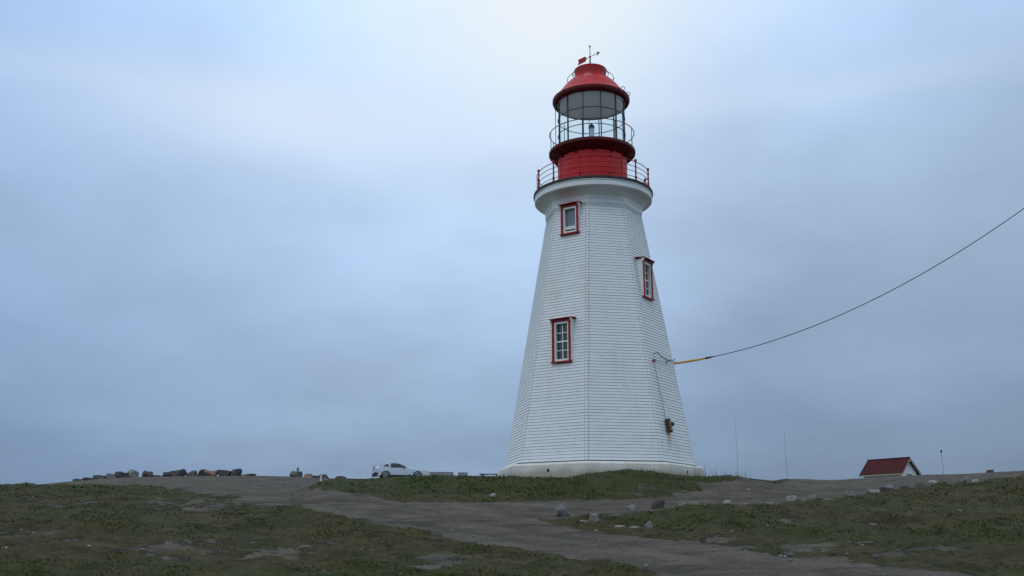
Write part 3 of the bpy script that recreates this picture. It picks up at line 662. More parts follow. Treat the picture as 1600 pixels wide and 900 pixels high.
# ---------------------------------------------------------------- lighthouse
TH0 = R(-11.6)                                            # a corner of the octagon
def rad(h): return 3.82 - .1716 * (h - .43)               # circumradius of the tapering wall
def dirv(th, r=1.0, z=0.0): return Vector((r * math.sin(th), -r * math.cos(th), z))
def build_lighthouse():
    T = empty('lighthouse', (TX, TY, TZ), 0, 'white clapboard lighthouse tower with red lantern room on the grassy rise', 'lighthouse')
    N8 = 8; half = math.pi / 8
    # --- foundation
    f = MB(); vs = []; fs = []
    for r, h in ((4.17, -.75), (4.15, .27), (4.07, .345), (3.66, .40)):
        vs += [dirv(TH0 + k * 2 * half, r, h) for k in range(8)]
    for i in range(3): fs += [(i * 8 + k, i * 8 + (k + 1) % 8, (i + 1) * 8 + (k + 1) % 8, (i + 1) * 8 + k) for k in range(8)]
    f.add(vs, fs).build('foundation', M['conc'], T, bevel=0)
    for fc, t in ((-1, .0), (1, .02), (-2, -.2), (-1, -1.05)):   # drain holes in the foundation
        th = TH0 + half + fc * 2 * half; ap = 4.158 * math.cos(half)
        if (fc, t) == (-1, -1.05): continue
        n = dirv(th); tv = Vector((math.cos(th), math.sin(th), 0)); c = n * ap + tv * t + Vector((0, 0, .0))
        v = MB(); ring = [(math.cos(a) * .05, math.sin(a) * .065) for a in np.linspace(0, 2 * math.pi, 12, endpoint=False)]
        v.prism(ring, lambda u, w, s_: c + tv * u + Vector((0, 0, w + .06)) + n * (-.05 + .055 * s_)); v.build('drain_hole', M['dark'], T)
    # --- windows: face index, t offset, bottom, top, width, panes
    WIN = [(-1, .13, 4.24, 5.92, .82, 'grid'), (-1, .08, 9.66, 10.90, .80, 'single'), (1, -.18, 7.00, 8.58, .80, 'grid')]
    # --- clapboard walls
    shade = []; wall = MB(); H0, H1 = .41, 10.98; step = .118; rows = int((H1 - H0) / step)
    for fc in range(8):
        th = TH0 + half + (fc if fc < 4 else fc - 8) * 2 * half; n = dirv(th); tv = Vector((math.cos(th), math.sin(th), 0)); fi = fc if fc < 4 else fc - 8
        for i in range(rows):
            a = H0 + i * step; b = a + step - .010; lip = .014
            spans = [(-1, 1)]
            cuts = [(t - w / 2 + .03, t + w / 2 - .03) for (wf, t, z0, z1, w, kd) in WIN if wf == fi and a + step > z0 + .03 and a < z1 - .02]
            apa = rad(a) * math.cos(half); apb = rad(b) * math.cos(half); wa = rad(a) * math.sin(half) - .082; wb = rad(b) * math.sin(half) - .082
            segs = [(-wa, wa, -wb, wb)]
            for c0, c1 in cuts: segs = [(-wa, c0, -wb, c0), (c1, wa, c1, wb)]
            rj = random.Random(fc * 999 + i)
            for l0, r0, l1, r1 in segs:
                cut = [0.0] + sorted(rj.uniform(.08, .92) for _ in range(rj.choice((1, 1, 2)))) + [1.0]
                for u0, u1 in zip(cut, cut[1:]):
                    jit = rj.gauss(0, .0012); dz = rj.gauss(0, .0012); gap = .0015
                    la, ra = l0 + (r0 - l0) * u0 + (gap if u0 > 0 else 0), l0 + (r0 - l0) * u1 - (gap if u1 < 1 else 0)
                    lb, rb = l1 + (r1 - l1) * u0 + (gap if u0 > 0 else 0), l1 + (r1 - l1) * u1 - (gap if u1 < 1 else 0)
                    p = [n * (apa + lip + jit) + tv * la + Vector((0, 0, a + dz)), n * (apa + lip + jit) + tv * ra + Vector((0, 0, a + dz)),
                         n * (apb + .002) + tv * rb + Vector((0, 0, b)), n * (apb + .002) + tv * lb + Vector((0, 0, b)),
                         n * (apa - .05) + tv * la + Vector((0, 0, a + dz)), n * (apa - .05) + tv * ra + Vector((0, 0, a + dz))]
                    wall.add(p, [(0, 1, 2, 3), (4, 5, 1, 0)]); shade += [rj.random()] * 2
    wo = wall.build('clapboard_wall', M['clap'], T, fix=False)
    at = wo.data.attributes.new('board', 'FLOAT', 'FACE'); at.data.foreach_set('value', shade)
    for k in range(8):                                    # corner caps, one piece per course
        th = TH0 + k * 2 * half; c = MB(); tl = Vector((math.cos(th - half), math.sin(th - half), 0)); tr = Vector((math.cos(th + half), math.sin(th + half), 0))
        for i in range(rows):
            a = H0 + i * step; b = a + step - .010
            def V(h, lip, s_):
                r = rad(h) + lip / math.cos(half); o_ = dirv(th, r, h)
                return o_ - tl * .075 if s_ < 0 else (o_ + tr * .075 if s_ > 0 else o_)
            p = [V(a, .022, s_) for s_ in (-1, 0, 1)] + [V(b, .008, s_) for s_ in (-1, 0, 1)] + [V(a, -.05, s_) for s_ in (-1, 0, 1)] + [V(b, -.05, s_) for s_ in (-1, 1)]
            c.add(p, [(0, 1, 4, 3), (1, 2, 5, 4), (6, 7, 1, 0), (7, 8, 2, 1), (6, 0, 3, 9), (2, 8, 10, 5)])
        c.build('corner_trim', M['clap'], T, fix=False)
    g = MB(); vs = []; fs = []                            # dark drip edge under the lowest board
    for r, h in ((3.70, .375), (rad(.4) + .045, .375), (rad(.4) + .045, .405), (3.70, .408)): vs += [dirv(TH0 + k * 2 * half, r, h) for k in range(8)]
    for i in range(3): fs += [(i * 8 + k, i * 8 + (k + 1) % 8, (i + 1) * 8 + (k + 1) % 8, (i + 1) * 8 + k) for k in range(8)]
    g.add(vs, fs).build('drip_edge', M['flash'], T)
    # --- coved cornice: octagon below, circle above
    c = MB(); seg = 96
    def octr(a, R_): return R_ * math.cos(half) / math.cos(((a - TH0) % (2 * half)) - half)
    prof = [(0, 10.86, .03), (0, 10.94, .055), (.03, 10.94, .06), (.06, 11.08, .05), (.18, 11.24, .04), (.42, 11.37, .03), (.74, 11.465, .0), (1.0, 11.51, .0)]
    vs = []; fs = []
    for t, h, pr in prof:
        for k in range(seg):
            a = TH0 + 2 * math.pi * k / seg; r0 = octr(a, rad(min(h, 11.0)) + pr); vs.append(dirv(a, r0 * (1 - t) + 2.47 * t, h))
    for r, h in ((2.475, 11.54), (2.505, 11.54), (2.505, 11.75), (2.53, 11.755), (2.53, 11.795), (2.3, 11.80)):
        vs += [dirv(TH0 + 2 * math.pi * k / seg, r, h) for k in range(seg)]
    for i in range(len(prof) + 5): fs += [(i * seg + k, i * seg + (k + 1) % seg, (i + 1) * seg + (k + 1) % seg, (i + 1) * seg + k) for k in range(seg)]
    c.add(vs, fs).build('cornice', M['soffit'], T, smoothed=True, ang=18)
    MB().lathe([(2.2, 11.805), (2.56, 11.805), (2.57, 11.84), (2.56, 11.91), (1.3, 11.95)], 96).build('gallery_deck', M['deck'], T, smoothed=True)
    # --- lower gallery railing
    P0 = R(-17)
    for k in range(12):
        a = P0 + k * R(30); p = dirv(a, 2.41); q = MB()
        q.tube([p + Vector((0, 0, z)) for z in (11.92, 11.99, 12.0, 12.80)], [.055, .055, .034, .030], 8)
        q.lathe([(.0, 12.78), (.05, 12.80), (.062, 12.84), (.05, 12.885), (.0, 12.92)], 10, (p.x, p.y))
        q.lathe([(.034, 12.06), (.06, 12.08), (.06, 12.12), (.034, 12.14)], 10, (p.x, p.y))
        q.build('railing_post', M['railred'], T, smoothed=True)
    for h, r in ((12.78, .017), (12.56, .013), (12.34, .013), (12.1, .013)):
        MB().tube([dirv(2 * math.pi * k / 96, 2.41, h) for k in range(96)], r, 6, closed=True).build('rail', M['railred'], T, smoothed=True)
    # --- red watch room drum
    d = MB().lathe([(1.54, 11.93), (1.54, 12.05), (1.50, 12.055), (1.50, 12.68), (1.508, 12.685), (1.508, 12.72), (1.50, 12.725), (1.50, 13.16), (1.508, 13.165), (1.508, 13.2), (1.50, 13.205), (1.50, 13.80)], 96)
    d.build('watch_room', M['red'], T, smoothed=True, ang=50)
    for k in range(6):                                    # upright lap seams with bolt heads
        a = P0 + R(8) + k * R(60); s_ = MB(); p = dirv(a, 1.507)
        s_.box(p + Vector((0, 0, 12.96)), (.07, .02, 1.64), Matrix.Rotation(a, 3, 'Z'))
        for z in np.arange(12.2, 13.75, .13): s_.box(dirv(a, 1.522, float(z)), (.022, .018, .022), Matrix.Rotation(a, 3, 'Z'))
        s_.build('lap_seam', M['red'], T)
    # --- upper balcony
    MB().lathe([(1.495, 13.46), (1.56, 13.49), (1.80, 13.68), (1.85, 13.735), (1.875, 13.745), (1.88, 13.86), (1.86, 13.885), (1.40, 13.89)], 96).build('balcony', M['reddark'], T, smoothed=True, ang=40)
    for k in range(12):
        a = P0 + R(15) + k * R(30); n = dirv(a); tv = Vector((math.cos(a), math.sin(a), 0)); b = MB()
        b.prism([(1.505, 13.50), (1.84, 13.74), (1.84, 13.69), (1.70, 13.53), (1.58, 13.40), (1.505, 13.36)], lambda u, w, s_: n * u + Vector((0, 0, w)) + tv * (.022 * (s_ * 2 - 1)))
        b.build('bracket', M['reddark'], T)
    for k in range(10):
        a = P0 + R(9) + k * R(36); p = dirv(a, 1.83)
        MB().tube([p + Vector((0, 0, z)) for z in (13.88, 14.70)], .016, 6).build('stanchion', M['iron'], T)
    MB().tube([dirv(2 * math.pi * k / 96, 1.84, 14.71) for k in range(96)], .019, 6, closed=True).build('handrail', M['iron'], T, smoothed=True)
    for a0 in (R(150), R(205)):                            # two hand loops on the far side of the balcony
        pts = [dirv(a0, 1.70, 13.9), dirv(a0, 1.70, 14.62), dirv(a0, 1.66, 14.72), dirv(a0 + .1, 1.62, 14.66), dirv(a0 + .2, 1.60, 14.4), dirv(a0 + .22, 1.60, 13.9)]
        MB().tube(pts, .018, 6).build('hand_loop', M['iron'], T, smoothed=True)
    # --- lantern glazing
    GR = 1.455; P1 = R(-18.6)
    MB().lathe([(GR, 13.96), (GR, 16.2)], 72).build('lantern_glass', M['glass'], T, smoothed=True, fix=False)
    for k in range(12):
        a = P1 + k * R(30)
        MB().box(dirv(a, GR, 15.06), (.034, .07, 2.34), Matrix.Rotation(a, 3, 'Z')).build('mullion', M['iron'], T)
    for h, r in ((13.925, .045), (14.64, .018), (15.40, .018)):
        MB().tube([dirv(2 * math.pi * k / 96, GR + .012, h) for k in range(96)], r, 6, closed=True).build('glazing_ring', M['iron'], T, smoothed=True)
    MB().lathe([(0.0, 16.17), (GR + .03, 16.12), (GR + .06, 16.2)], 72).build('lantern_ceiling', M['grey'], T, smoothed=True)
    MB().lathe([(0, 13.9), (GR, 13.9)], 48).build('lantern_floor', M['grey'], T)
    # --- the beacon on its pedestal
    lp = MB().lathe([(.0, 13.9), (.26, 13.9), (.26, 13.95), (.11, 14.0), (.10, 14.44), (.20, 14.50), (.20, 14.60), (.12, 14.68), (.11, 14.74), (.12, 14.90), (.11, 15.02)], 32).build('beacon_lamp', M['lens'], T, smoothed=True, ang=40)
    MB().lathe([(.125, 15.01), (.14, 15.05), (.125, 15.14), (.08, 15.20), (.03, 15.23), (.03, 15.26), (0, 15.27)], 24).build('lamp_cap', M['lampcap'], lp, smoothed=True)
    # --- dome roof
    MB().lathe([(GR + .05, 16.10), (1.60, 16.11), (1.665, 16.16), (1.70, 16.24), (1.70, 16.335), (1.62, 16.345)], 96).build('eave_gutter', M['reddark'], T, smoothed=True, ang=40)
    dome = [(1.685, 16.33), (1.69, 16.36), (1.655, 16.385), (1.55, 16.48), (1.43, 16.62), (1.31, 16.78), (1.19, 16.94), (1.06, 17.09), (.93, 17.21), (.80, 17.305), (.69, 17.36)]
    D_ = MB().lathe(dome, 96).build('dome_roof', M['dome'], T, smoothed=True, ang=30)
    MB().lathe([(.71, 17.34), (.695, 17.40), (.69, 17.62), (.705, 17.72), (.72, 17.78), (.70, 17.80), (.35, 17.86), (0, 17.89)], 72).build('ventilator', M['red'], D_, smoothed=True, ang=40)
    for h, r in ((17.62, .80), (17.36, 1.03)):             # wire grab rings round the ventilator and dome
        MB().tube([dirv(2 * math.pi * k / 72, r, h) for k in range(72)], .013, 6, closed=True).build('grab_ring', M['iron'], D_, smoothed=True)
    for k in range(8):
        a = P1 + R(10) + k * R(45); MB().tube([dirv(a, .70, 17.66), dirv(a, .80, 17.62)], .010, 5).build('ring_stay', M['iron'], D_)
        MB().tube([dirv(a, .93, 17.20), dirv(a, 1.03, 17.36)], .010, 5).build('ring_stay', M['iron'], D_)
    for a_, r_, h_ in ((R(78), 1.42, 16.80), (R(74), 1.66, 16.46)):   # lifting eyes on the right slope
        c0 = dirv(a_, r_, h_); e_ = dirv(a_)
        MB().tube([c0 + e_ * (.085 * math.cos(q)) + Vector((0, 0, .085 * math.sin(q))) for q in np.linspace(0, 2 * math.pi, 20, endpoint=False)], .014, 6, closed=True).build('lifting_eye', M['iron'], D_)
    MB().tube([dirv(R(-82), 1.60, h) for h in (13.9, 16.2)], .016, 6).build('earth_rod', M['iron'], T)
    # --- weather vane
    sp = MB().tube([(0, 0, 17.86), (0, 0, 18.0), (0, 0, 18.42), (0, 0, 18.45), (0, 0, 19.0)], [.06, .042, .03, .018, .016], 8)
    sp.lathe([(0, 18.93), (.04, 18.96), (.04, 19.0), (0, 19.06)], 8); sp.lathe([(0, 18.42), (.045, 18.45), (.045, 18.49), (0, 18.52)], 8)
    sp = sp.build('weather_vane', M['iron'], T)
    va = R(42); e = dirv(va); hz = 18.47
    ar = MB().tube([e * -.30 + Vector((0, 0, hz)), e * .50 + Vector((0, 0, hz))], .013, 6)
    def vp(u, w, s_): return e * u + Vector((0, 0, hz + w)) + Vector((e.y, -e.x, 0)) * (.012 * (s_ * 2 - 1))
    ar.prism([(-.20, 0), (-.30, .125), (-.76, .125), (-.69, 0), (-.76, -.125), (-.30, -.125)], vp)
    ar.prism([(.60, 0), (.42, .10), (.45, 0), (.42, -.10)], vp)
    ar.build('vane_arrow', M['railred'], sp)
    # --- windows
    for (fi, t, z0, z1, w, kind) in WIN:
        th = TH0 + half + fi * 2 * half; n = dirv(th); tv = Vector((math.cos(th), math.sin(th), 0))
        pl = rad(z0) * math.cos(half) + .075; back = rad(z1) * math.cos(half) - .22; Hh = z1 - z0
        rot = Matrix((tv, n, Vector((0, 0, 1)))).transposed()
        def P(u, q, z): return tv * (t + u) + n * q + Vector((0, 0, z))
        def bx(mb, u, q0, q1, z, su, sz): return mb.box(P(u, (q0 + q1) / 2, z), (su, q1 - q0, sz), rot)
        cs = .094
        body = MB()                                        # white cheeks and head of the little dormer
        for s_ in (-1, 1): bx(body, s_ * (w / 2 - .018), back, pl - .012, z0 + Hh / 2, .036, Hh)
        bx(body, 0, back, pl - .012, z1 - .02, w - .075, .04); bx(body, 0, back, pl - .012, z0 + .02, w - .075, .04)
        body = body.build('window', M['white'], T)
        cas = MB()
        for s_ in (-1, 1): bx(cas, s_ * (w / 2 - cs / 2 + .012), pl - .010, pl + .02, z0 + Hh / 2, cs, Hh)
        bx(cas, 0, pl - .010, pl + .018, z1 - cs / 2, w - 2 * cs + .02, cs)
        cas.build('casing', M['casing'], body)
        bx(MB(), 0, pl - .05, pl + .05, z0 - .005, w + .10, .055).build('sill', M['casing'], body)
        iw = w - 2 * cs; fr = MB(); rc = pl - .12
        for s_ in (-1, 1): bx(fr, s_ * (iw / 2 - .035 + .012), rc - .03, pl - .014, z0 + Hh / 2, .060, Hh - .08)
        bx(fr, 0, rc - .03, pl - .014, z1 - cs - .04, iw - .12, .085); bx(fr, 0, rc - .03, pl - .014, z0 + .075, iw - .12, .07)
        gw = iw - .095; g0 = z0 + .11; g1 = z1 - cs - .083
        if kind == 'grid':
            mid = (g0 + g1) / 2; bx(fr, 0, rc - .028, rc + .03, mid, gw, .06)
            bx(fr, 0, rc - .024, rc + .018, (g0 + mid) / 2 - .015, .032, mid - g0 - .03); bx(fr, 0, rc - .024, rc + .018, (g1 + mid) / 2 + .015, .032, g1 - mid - .03)
            for zz in ((g0 + mid) / 2, (g1 + mid) / 2):
                for s_ in (-1, 1): bx(fr, s_ * (gw / 4 + .008), rc - .024, rc + .014, zz, gw / 2 - .016, .03)
            gb = g0
        else:
            bx(fr, 0, rc - .02, rc + .03, g0 + .155, gw, .13); gb = g0 + .21      # lower sash rail lifted a little, gap below
            bx(MB(), 0, rc - .05, rc - .03, g0 + .04, gw, .10).build('open_gap', M['dark'], body)
        fr.build('sash', M['white'], body)
        bx(MB(), 0, rc - .036, rc - .026, (gb + g1) / 2, gw + .02, g1 - gb + .02).build('pane', M['pane'] if kind == 'grid' else M['skypane'], body)
        hd = MB(); hq = [(back + .1, z1 + .10), (pl + .12, z1 + .035), (pl + .12, z1 + .012), (back + .1, z1 + .07)]
        hd.prism(hq, lambda q, z, s_: P((s_ * 2 - 1) * (w / 2 + .09), q, z)); hd.build('hood', M['casing'], body)
        for s_ in (-1, 1): MB().prism([(pl - .03, z1 + .008), (pl + .10, z1 + .008), (pl - .01, z1 - .16), (pl - .03, z1 - .16)], lambda q, z, k_: P(s_ * (w / 2 + .04) + (k_ - .5) * .05, q, z)).build('hood_bracket', M['white'], body)
    # --- meter box, conduit and cable fittings on the right face
    fi = 1; th = TH0 + half + fi * 2 * half; n = dirv(th); tv = Vector((math.cos(th), math.sin(th), 0)); tilt = math.atan(.1716 * math.cos(half))
    def Q(t, h, off=0.0): return n * (rad(h) * math.cos(half) + .03 + off) + tv * t + Vector((0, 0, h))
    rot = Matrix((tv, n, Vector((0, 0, 1)))).transposed() @ Matrix.Rotation(tilt, 3, 'X')
    bt = -.60
    box = MB().box(Q(bt, 1.79, .09), (.21, .16, .52), rot).build('meter_box', M['rust'], T, bevel=.012)
    MB().box(Q(bt - .03, 1.80, .19), (.13, .03, .38), rot).build('box_cover', M['boxgrey'], box, bevel=.008)
    MB().tube([Q(bt + .06, 1.85, .16), Q(bt + .06, 1.85, .27)], .075, 12).build('meter_dial', M['blacktrim'], box)
    MB().tube([Q(bt - .02, 2.06, .03), Q(bt - .10, 3.2, .03), Q(bt - .16, 4.28, .03)], .015, 6).build('conduit', M['conduit'], T)
    MB().box(Q(bt - .16, 4.33, .05), (.10, .08, .09), rot).build('cable_bracket', M['railred'], T)
    e0 = Q(1.02, 4.66, .18)
    MB().tube([Q(bt - .14, 4.62, .05), Q(bt + .04, 4.66, .16), Q(bt + .22, 4.52, .2), Q(.15, 4.47, .2), Q(.7, 4.50, .2), e0], .017, 6).build('service_lead', M['cable'], T, smoothed=True)
    MB().tube([Q(bt - .12, 4.33, .08), Q(-.1, 4.40, .12), Q(.6, 4.44, .18), Q(1.02, 4.52, .2)], .013, 6).build('guy_wire', M['conduit'], T)
    MB().tube([Q(.15, 4.30, .1), Q(.22, 4.44, .16)], .016, 6).build('wire_clip', M['cable'], T)
    return T
tower = build_lighthouse()

# ---------------------------------------------------------------- power cable and its pole off to the right
def build_cable():
    A = Vector((6.6, 39.6)); Dv = (Vector((28.0, 24.0)) - A).normalized(); c2, c1, c0 = .0208, .0199, 8.2903
    def P(s): q = A + Dv * s; return Vector((q.x, q.y, c0 + c1 * s + c2 * s * s))
    E = 16.4
    cb = MB().tube([P(s) for s in np.linspace(.2, E, 70)], .0145, 8).build('power_cable', M['cable'], smoothed=True)
    tag(cb, 'black overhead power cable running up from the tower to the right', 'cable')
    r = np.linspace(-.24, 1.62, 14)
    MB().tube([P(float(s)) for s in r], [.044] * 9 + [.042, .039, .036, .032, .028], 10).build('cable_sleeve', M['yellow'], cb, smoothed=True)
    MB().tube([P(float(s)) for s in np.linspace(1.42, 1.80, 6)], [.039, .040, .037, .032, .026, .018], 8).build('sleeve_end', M['cable'], cb, smoothed=True)
    e = P(E); gz = float(ground_z(e.x, e.y)[0])
    p = empty('utility_pole', (e.x + .15, e.y - .11, gz), 0, 'wooden utility pole holding the far end of the power cable', 'pole')
    MB().tube([(0, 0, -.5), (0, 0, e.z - gz + .5)], [.15, .11], 14).build('shaft', M['polewood'], p, smoothed=True)
    MB().box((0, 0, e.z - gz), (.9, .09, .11), Matrix.Rotation(.6, 3, 'Z')).build('crossarm', M['polewood'], p)
build_cable()

# ---------------------------------------------------------------- silver coupe
def build_car():
    x0, y0 = -9.55, 85.6; gz = float(ground_z(x0, y0)[0]) - .05
    T = empty('parked_car', (x0, y0, gz), R(14), 'silver two door sports coupe parked at the top of the grass bank', 'car')
    L = 4.78; xo = -L / 2; RX, FX, WR = .98, 3.70, .36
    def arch(cx): return [(cx + .40 * math.cos(a), .33 + .40 * math.sin(a)) for a in np.linspace(math.pi + .12, -.12, 13)][::-1]
    low = [(.10, .24), (.04, .40), (.02, .62), (.06, .86), (.03, .98), (.10, 1.035), (.55, 1.0), (.9, .985), (1.8, .955), (2.6, .945), (3.05, .955), (3.5, .925), (4.0, .87), (4.40, .79), (4.66, .70), (4.76, .58), (4.77, .42), (4.68, .24)]
    poly = low + [(FX + .40 * math.cos(a), .30 + .40 * math.sin(a)) for a in np.linspace(0, math.pi, 13)] + [(RX + .40 * math.cos(a), .30 + .40 * math.sin(a)) for a in np.linspace(0, math.pi, 13)]
    # body: side outline swept across the width, shoulders drawn in towards the top and the ends
    bm = bmesh.new(); ys = [-.93, -.90, -.80, 0, .80, .90, .93]; rows = []
    for yy in ys:
        k = abs(yy)
        row = []
        for u, w in poly:
            inset = 0
            ww = w
            if k > .85 and w > .8: ww = w - (.10 if k > .92 else .035)
            endt = max(0, (u - 4.2) / .57, (.35 - u) / .35); yv = yy * (1 - .13 * min(1, endt) ** 2)
            if w > .62: yv *= 1 - .05 * (w - .62) / .4
            row.append(bm.verts.new((u + xo, yv, ww)))
        rows.append(row)
    n = len(poly)
    for a, b in zip(rows, rows[1:]):
        for i in range(n): bm.faces.new((a[i], a[(i + 1) % n], b[(i + 1) % n], b[i]))
    bm.faces.new(rows[0][::-1]); bm.faces.new(rows[-1]); bmesh.ops.recalc_face_normals(bm, faces=bm.faces)
    bmesh.ops.triangulate(bm, faces=[f for f in bm.faces if len(f.verts) > 4])
    for f in bm.faces: f.smooth = True
    for e in bm.edges:
        if len(e.link_faces) == 2 and e.calc_face_angle() > R(38): e.smooth = False
    me = bpy.data.meshes.new('body'); bm.to_mesh(me); bm.free(); me.materials.append(M['silver'])
    body = bpy.data.objects.new('body', me); C.objects.link(body); body.parent = T
    # cabin
    cab = [(.40, 1.0), (.75, 1.19), (1.10, 1.335), (1.42, 1.385), (1.78, 1.39), (2.10, 1.36), (2.32, 1.295), (2.92, .945)]
    def cy(w): return .80 - (w - .95) / .45 * .20
    bm = bmesh.new(); rr = [[bm.verts.new((u + xo, s_ * cy(w), w)) for u, w in cab] for s_ in (-1, 1)]
    cc = [bm.verts.new((u + xo, 0, w + .012)) for u, w in cab]
    for a, b in ((rr[0], cc), (cc, rr[1])):
        for i in range(len(cab) - 1): bm.faces.new((a[i], a[i + 1], b[i + 1], b[i]))
    bm.faces.new(rr[0]); bm.faces.new(rr[1][::-1]); bmesh.ops.recalc_face_normals(bm, faces=bm.faces)
    me = bpy.data.meshes.new('roof'); bm.to_mesh(me); bm.free(); me.materials.append(M['silver'])
    ro = bpy.data.objects.new('roof', me); C.objects.link(ro); ro.parent = T
    for s_ in (-1, 1):
        def sid(u, w, k): return Vector((u + xo, s_ * (cy(w) + .004 + .008 * k), w))
        MB().prism([(1.40, .99), (1.38, 1.25), (1.47, 1.33), (1.80, 1.342), (2.10, 1.31), (2.28, 1.235), (2.70, .99)], sid).build('side_window', M['carglass'], T)
        MB().prism([(.74, 1.06), (.92, 1.20), (1.16, 1.265), (1.24, 1.20), (1.26, 1.06)], sid).build('quarter_window', M['carglass'], T)
        MB().box((2.50 + xo, s_ * .96, 1.03), (.16, .20, .13)).build('wing_mirror', M['silver'] if s_ > 0 else M['blacktrim'], T, bevel=.03)
        MB().box((2.2 + xo, s_ * .915, .30), (2.0, .05, .10)).build('sill_panel', M['blacktrim'], T, bevel=.02)
        for cx in (RX, FX):
            w = MB().tube([(cx + xo, s_ * .70, .345), (cx + xo, s_ * .72, .345), (cx + xo, s_ * .91, .345), (cx + xo, s_ * .925, .345)], [.32, .345, .345, .31], 28).build('wheel', M['tyre'], T, smoothed=True)
            rm = MB()
            rm.tube([(cx + xo, s_ * .900, .345), (cx + xo, s_ * .930, .345)], [.07, .06], 12)
            for k in range(5):
                a = k * 2 * math.pi / 5 + .3
                rm.box((cx + xo + .13 * math.cos(a), s_ * .929, .345 + .13 * math.sin(a)), (.22, .02, .055), Matrix.Rotation(-a, 3, 'Y'))
            rm.tube([(cx + xo + .235 * math.cos(a), s_ * .926, .345 + .235 * math.sin(a)) for a in np.linspace(0, 2 * math.pi, 28, endpoint=False)], .022, 6, closed=True)
            rm.build('rim', M['rim'], w)
        MB().box((.055 + xo, s_ * .62, .86), (.05, .36, .13)).build('tail_light', M['taillight'], T, bevel=.012)
        MB().box((4.60 + xo, s_ * .62, .66), (.16, .28, .11), Matrix.Rotation(.35, 3, 'Y')).build('headlight', M['headlight'], T, bevel=.02)
    wn = MB()
    for z_ in (0,): wn.add([(2.37 + xo, -.62, 1.286), (2.37 + xo, .62, 1.286), (2.88 + xo, .74, .988), (2.88 + xo, -.74, .988)], [(0, 1, 2, 3)])
    wn.build('windscreen', M['carglass'], T); 
    MB().add([(.50 + xo, -.70, 1.072), (.50 + xo, .70, 1.072), (1.04 + xo, .58, 1.328), (1.04 + xo, -.58, 1.328)], [(3, 2, 1, 0)]).build('rear_window', M['carglass'], T)
    MB().prism([(.0, .26), (.0, .50), (.10, .56), (.30, .52), (.42, .40), (.46, .26)], lambda u, w, s_: Vector((u + xo - .012, (s_ * 2 - 1) * .885, w))).build('rear_bumper', M['blacktrim'], T, bevel=.02)
    MB().prism([(4.50, .27), (4.50, .44), (4.72, .48), (4.80, .44), (4.76, .27)], lambda u, w, s_: Vector((u + xo, (s_ * 2 - 1) * .80, w))).build('front_bumper', M['blacktrim'], T, bevel=.02)
    MB().box((4.78 + xo, 0, .60), (.04, .9, .16)).build('grille', M['blacktrim'], T)
    MB().box((.09 + xo, 0, 1.06), (.16, 1.5, .035)).build('spoiler', M['silver'], T, bevel=.01)
    MB().tube([(.75 + xo, -.45, 1.06), (.55 + xo, -.45, 1.28)], .012, 6).build('aerial', M['blacktrim'], T)
build_car()

# ---------------------------------------------------------------- house beyond the brow
def build_house():
    x0, y0 = 42.23, 111.25
    T = empty('house', (x0, y0, HOUSE_Z), R(-57.2), 'small white house with a dark red gable roof showing above the right brow', 'house')
    Lx, Wy, eh, rh = 4.85, 2.8, 2.78, 4.18
    MB().prism([(-Wy / 2, -3.5), (Wy / 2, -3.5), (Wy / 2, eh), (0, rh), (-Wy / 2, eh)], lambda u, w, s_: Vector(((s_ * 2 - 1) * Lx / 2, u, w))).build('wall', M['housewhite'], T)
    ov, sl = .30, (rh - eh) / (Wy / 2); rf = MB()
    for s_ in (-1, 1):
        q = [(0, rh + .16), (s_ * (Wy / 2 + ov), eh - ov * sl + .16), (s_ * (Wy / 2 + ov), eh - ov * sl + .04), (0, rh + .04)]
        rf.prism(q, lambda u, w, k: Vector(((k * 2 - 1) * (Lx / 2 + .35), u, w)))
        for j in range(14):                                # shingle courses
            t = j / 14; u0 = s_ * (Wy / 2 + ov) * (1 - t); w0 = eh - ov * sl + .165 + (rh - eh + ov * sl) * t
            rf.box((0, u0 - s_ * .10, w0 + .08), (Lx + .68, .24, .018), Matrix.Rotation(-s_ * math.atan(sl), 3, 'X'))
    rf.build('roof', M['roofred'], T)
    for e in (-1, 1):
        vb = MB()
        for s_ in (-1, 1):
            q = [(0, rh + .02), (s_ * (Wy / 2 + ov), eh - ov * sl + .02), (s_ * (Wy / 2 + ov), eh - ov * sl - .16), (0, rh - .17)]
            vb.prism(q, lambda u, w, k: Vector((e * (Lx / 2 + .33 + .04 * k), u, w)))
        vb.build('barge_board', M['fascia'], T)
    for s_ in (-1, 1):
        MB().box((0, s_ * (Wy / 2 + ov + .06), eh - ov * sl), (Lx + .7, .12, .14)).build('gutter', M['fascia'], T)
    MB().box((Lx / 2 + .02, .1, 2.2), (.05, .8, .7)).build('window', M['pane'], T)
HOUSE_Z = 5.25
build_house()

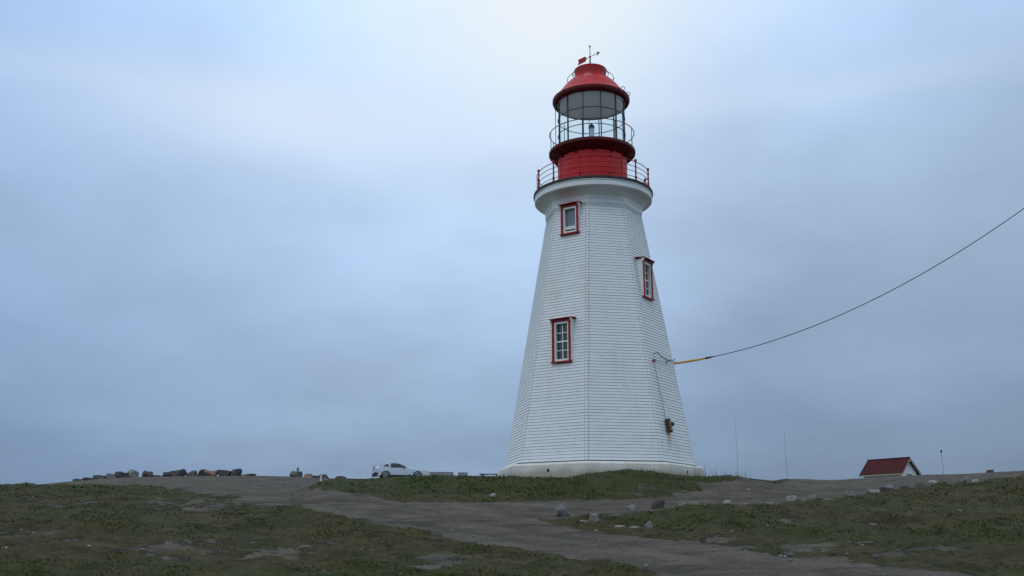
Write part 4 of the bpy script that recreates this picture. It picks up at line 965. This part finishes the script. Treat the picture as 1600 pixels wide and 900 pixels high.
# ---------------------------------------------------------------- small things on the skyline
def gz(x, y): return float(ground_z(x, y)[0])
def build_small():
    def barrier(x, y, w, lab, rz):
        b = MB().prism([(-.25, -.1), (.25, -.1), (.25, .10), (.13, .14), (.11, .29), (-.11, .29), (-.13, .14), (-.25, .10)], lambda u, z, s_: Vector(((s_ * 2 - 1) * w / 2, u, z)))
        o = b.build('concrete_barrier', M['precast'], bevel=.015); o.location = (x, y, gz(x, y)); o.rotation_euler = (0, 0, rz)
        tag(o, lab, 'barrier', 'concrete barriers behind the bank')
    barrier(-5.64, 79.8, 1.9, 'long grey concrete barrier nearest the front of the silver car', .04)
    barrier(-3.95, 79.9, .80, 'short grey concrete barrier between a longer one and the bench', .06)
    x, y = -1.78, 75.; b = empty('bench', (x, y, gz(x, y)), .06, 'low plank bench on the skyline just left of the tower base', 'bench')
    MB().box((0, 0, .20), (1.36, .32, .07)).build('seat', M['plank'], b, bevel=.01)
    MB().box((-.44, 0, .0), (.28, .28, .36)).build('leg', M['plank'], b, bevel=.01); MB().box((.60, 0, .0), (.11, .28, .36)).build('leg', M['plank'], b, bevel=.01)
    x, y = -18.35, 85.2; s = empty('sign', (x, y, gz(x, y)), .2, 'narrow dark sign on a thin post behind a boulder', 'sign')
    MB().tube([(0, 0, -.2), (0, 0, 1.0)], .022, 8).build('post', M['mast'], s); MB().box((0, -.03, .78), (.20, .03, .46)).build('panel', M['signback'], s, bevel=.005)
    x, y = -12.79, 66.63; p = MB().tube([(0, 0, -.2), (0, 0, .40), (.01, 0, .44)], [.05, .048, .02], 10).build('marker_post', M['post'], smoothed=True)
    p.location = (x, y, gz(x, y)); p.rotation_euler = (0, .06, 0); tag(p, 'short white marker post at the end of the grass bank, in front of a boulder', 'post')
    for x, y, ztop, lab in ((33.25, 146.3, 17.5, 'taller thin radio mast, nearer the tower'), (39.95, 144.6, 15.9, 'shorter thin radio mast, midway between the tower and the house')):
        g0 = gz(x, y); m = empty('radio_mast', (x, y, g0), 0, lab, 'mast', 'thin masts beyond the brow')
        MB().tube([(0, 0, -.2), (0, 0, (ztop - g0) * .55), (0, 0, ztop - g0)], [.04, .034, .018], 6).build('pole', M['mast'], m)
        MB().tube([(0, 0, ztop - g0 - .02), (0, 0, ztop - g0 + .9)], .012, 5).build('whip', M['mast'], m)
    x, y = 51.7, 119.2; g0 = gz(x, y); p = empty('instrument_pole', (x, y, g0), 0, 'thin pole with a small knob on top right of the house', 'pole')
    MB().tube([(0, 0, -.2), (0, 0, 6.25)], [.05, .03], 6).build('pole', M['mast'], p); MB().box((0, 0, 6.32), (.16, .16, .30)).build('instrument_head', M['blacktrim'], p, bevel=.03)
    x, y = 25.15, 52.3
    me = rock_mesh(77, .36, .3, .15); me.materials.append(M['rock_rust']); o = bpy.data.objects.new('rock', me); C.objects.link(o); o.location = (x, y, gz(x, y)); tag(o, 'low reddish rock on the skyline at the far right', 'rock', 'stones along the gravel tracks')
build_small()
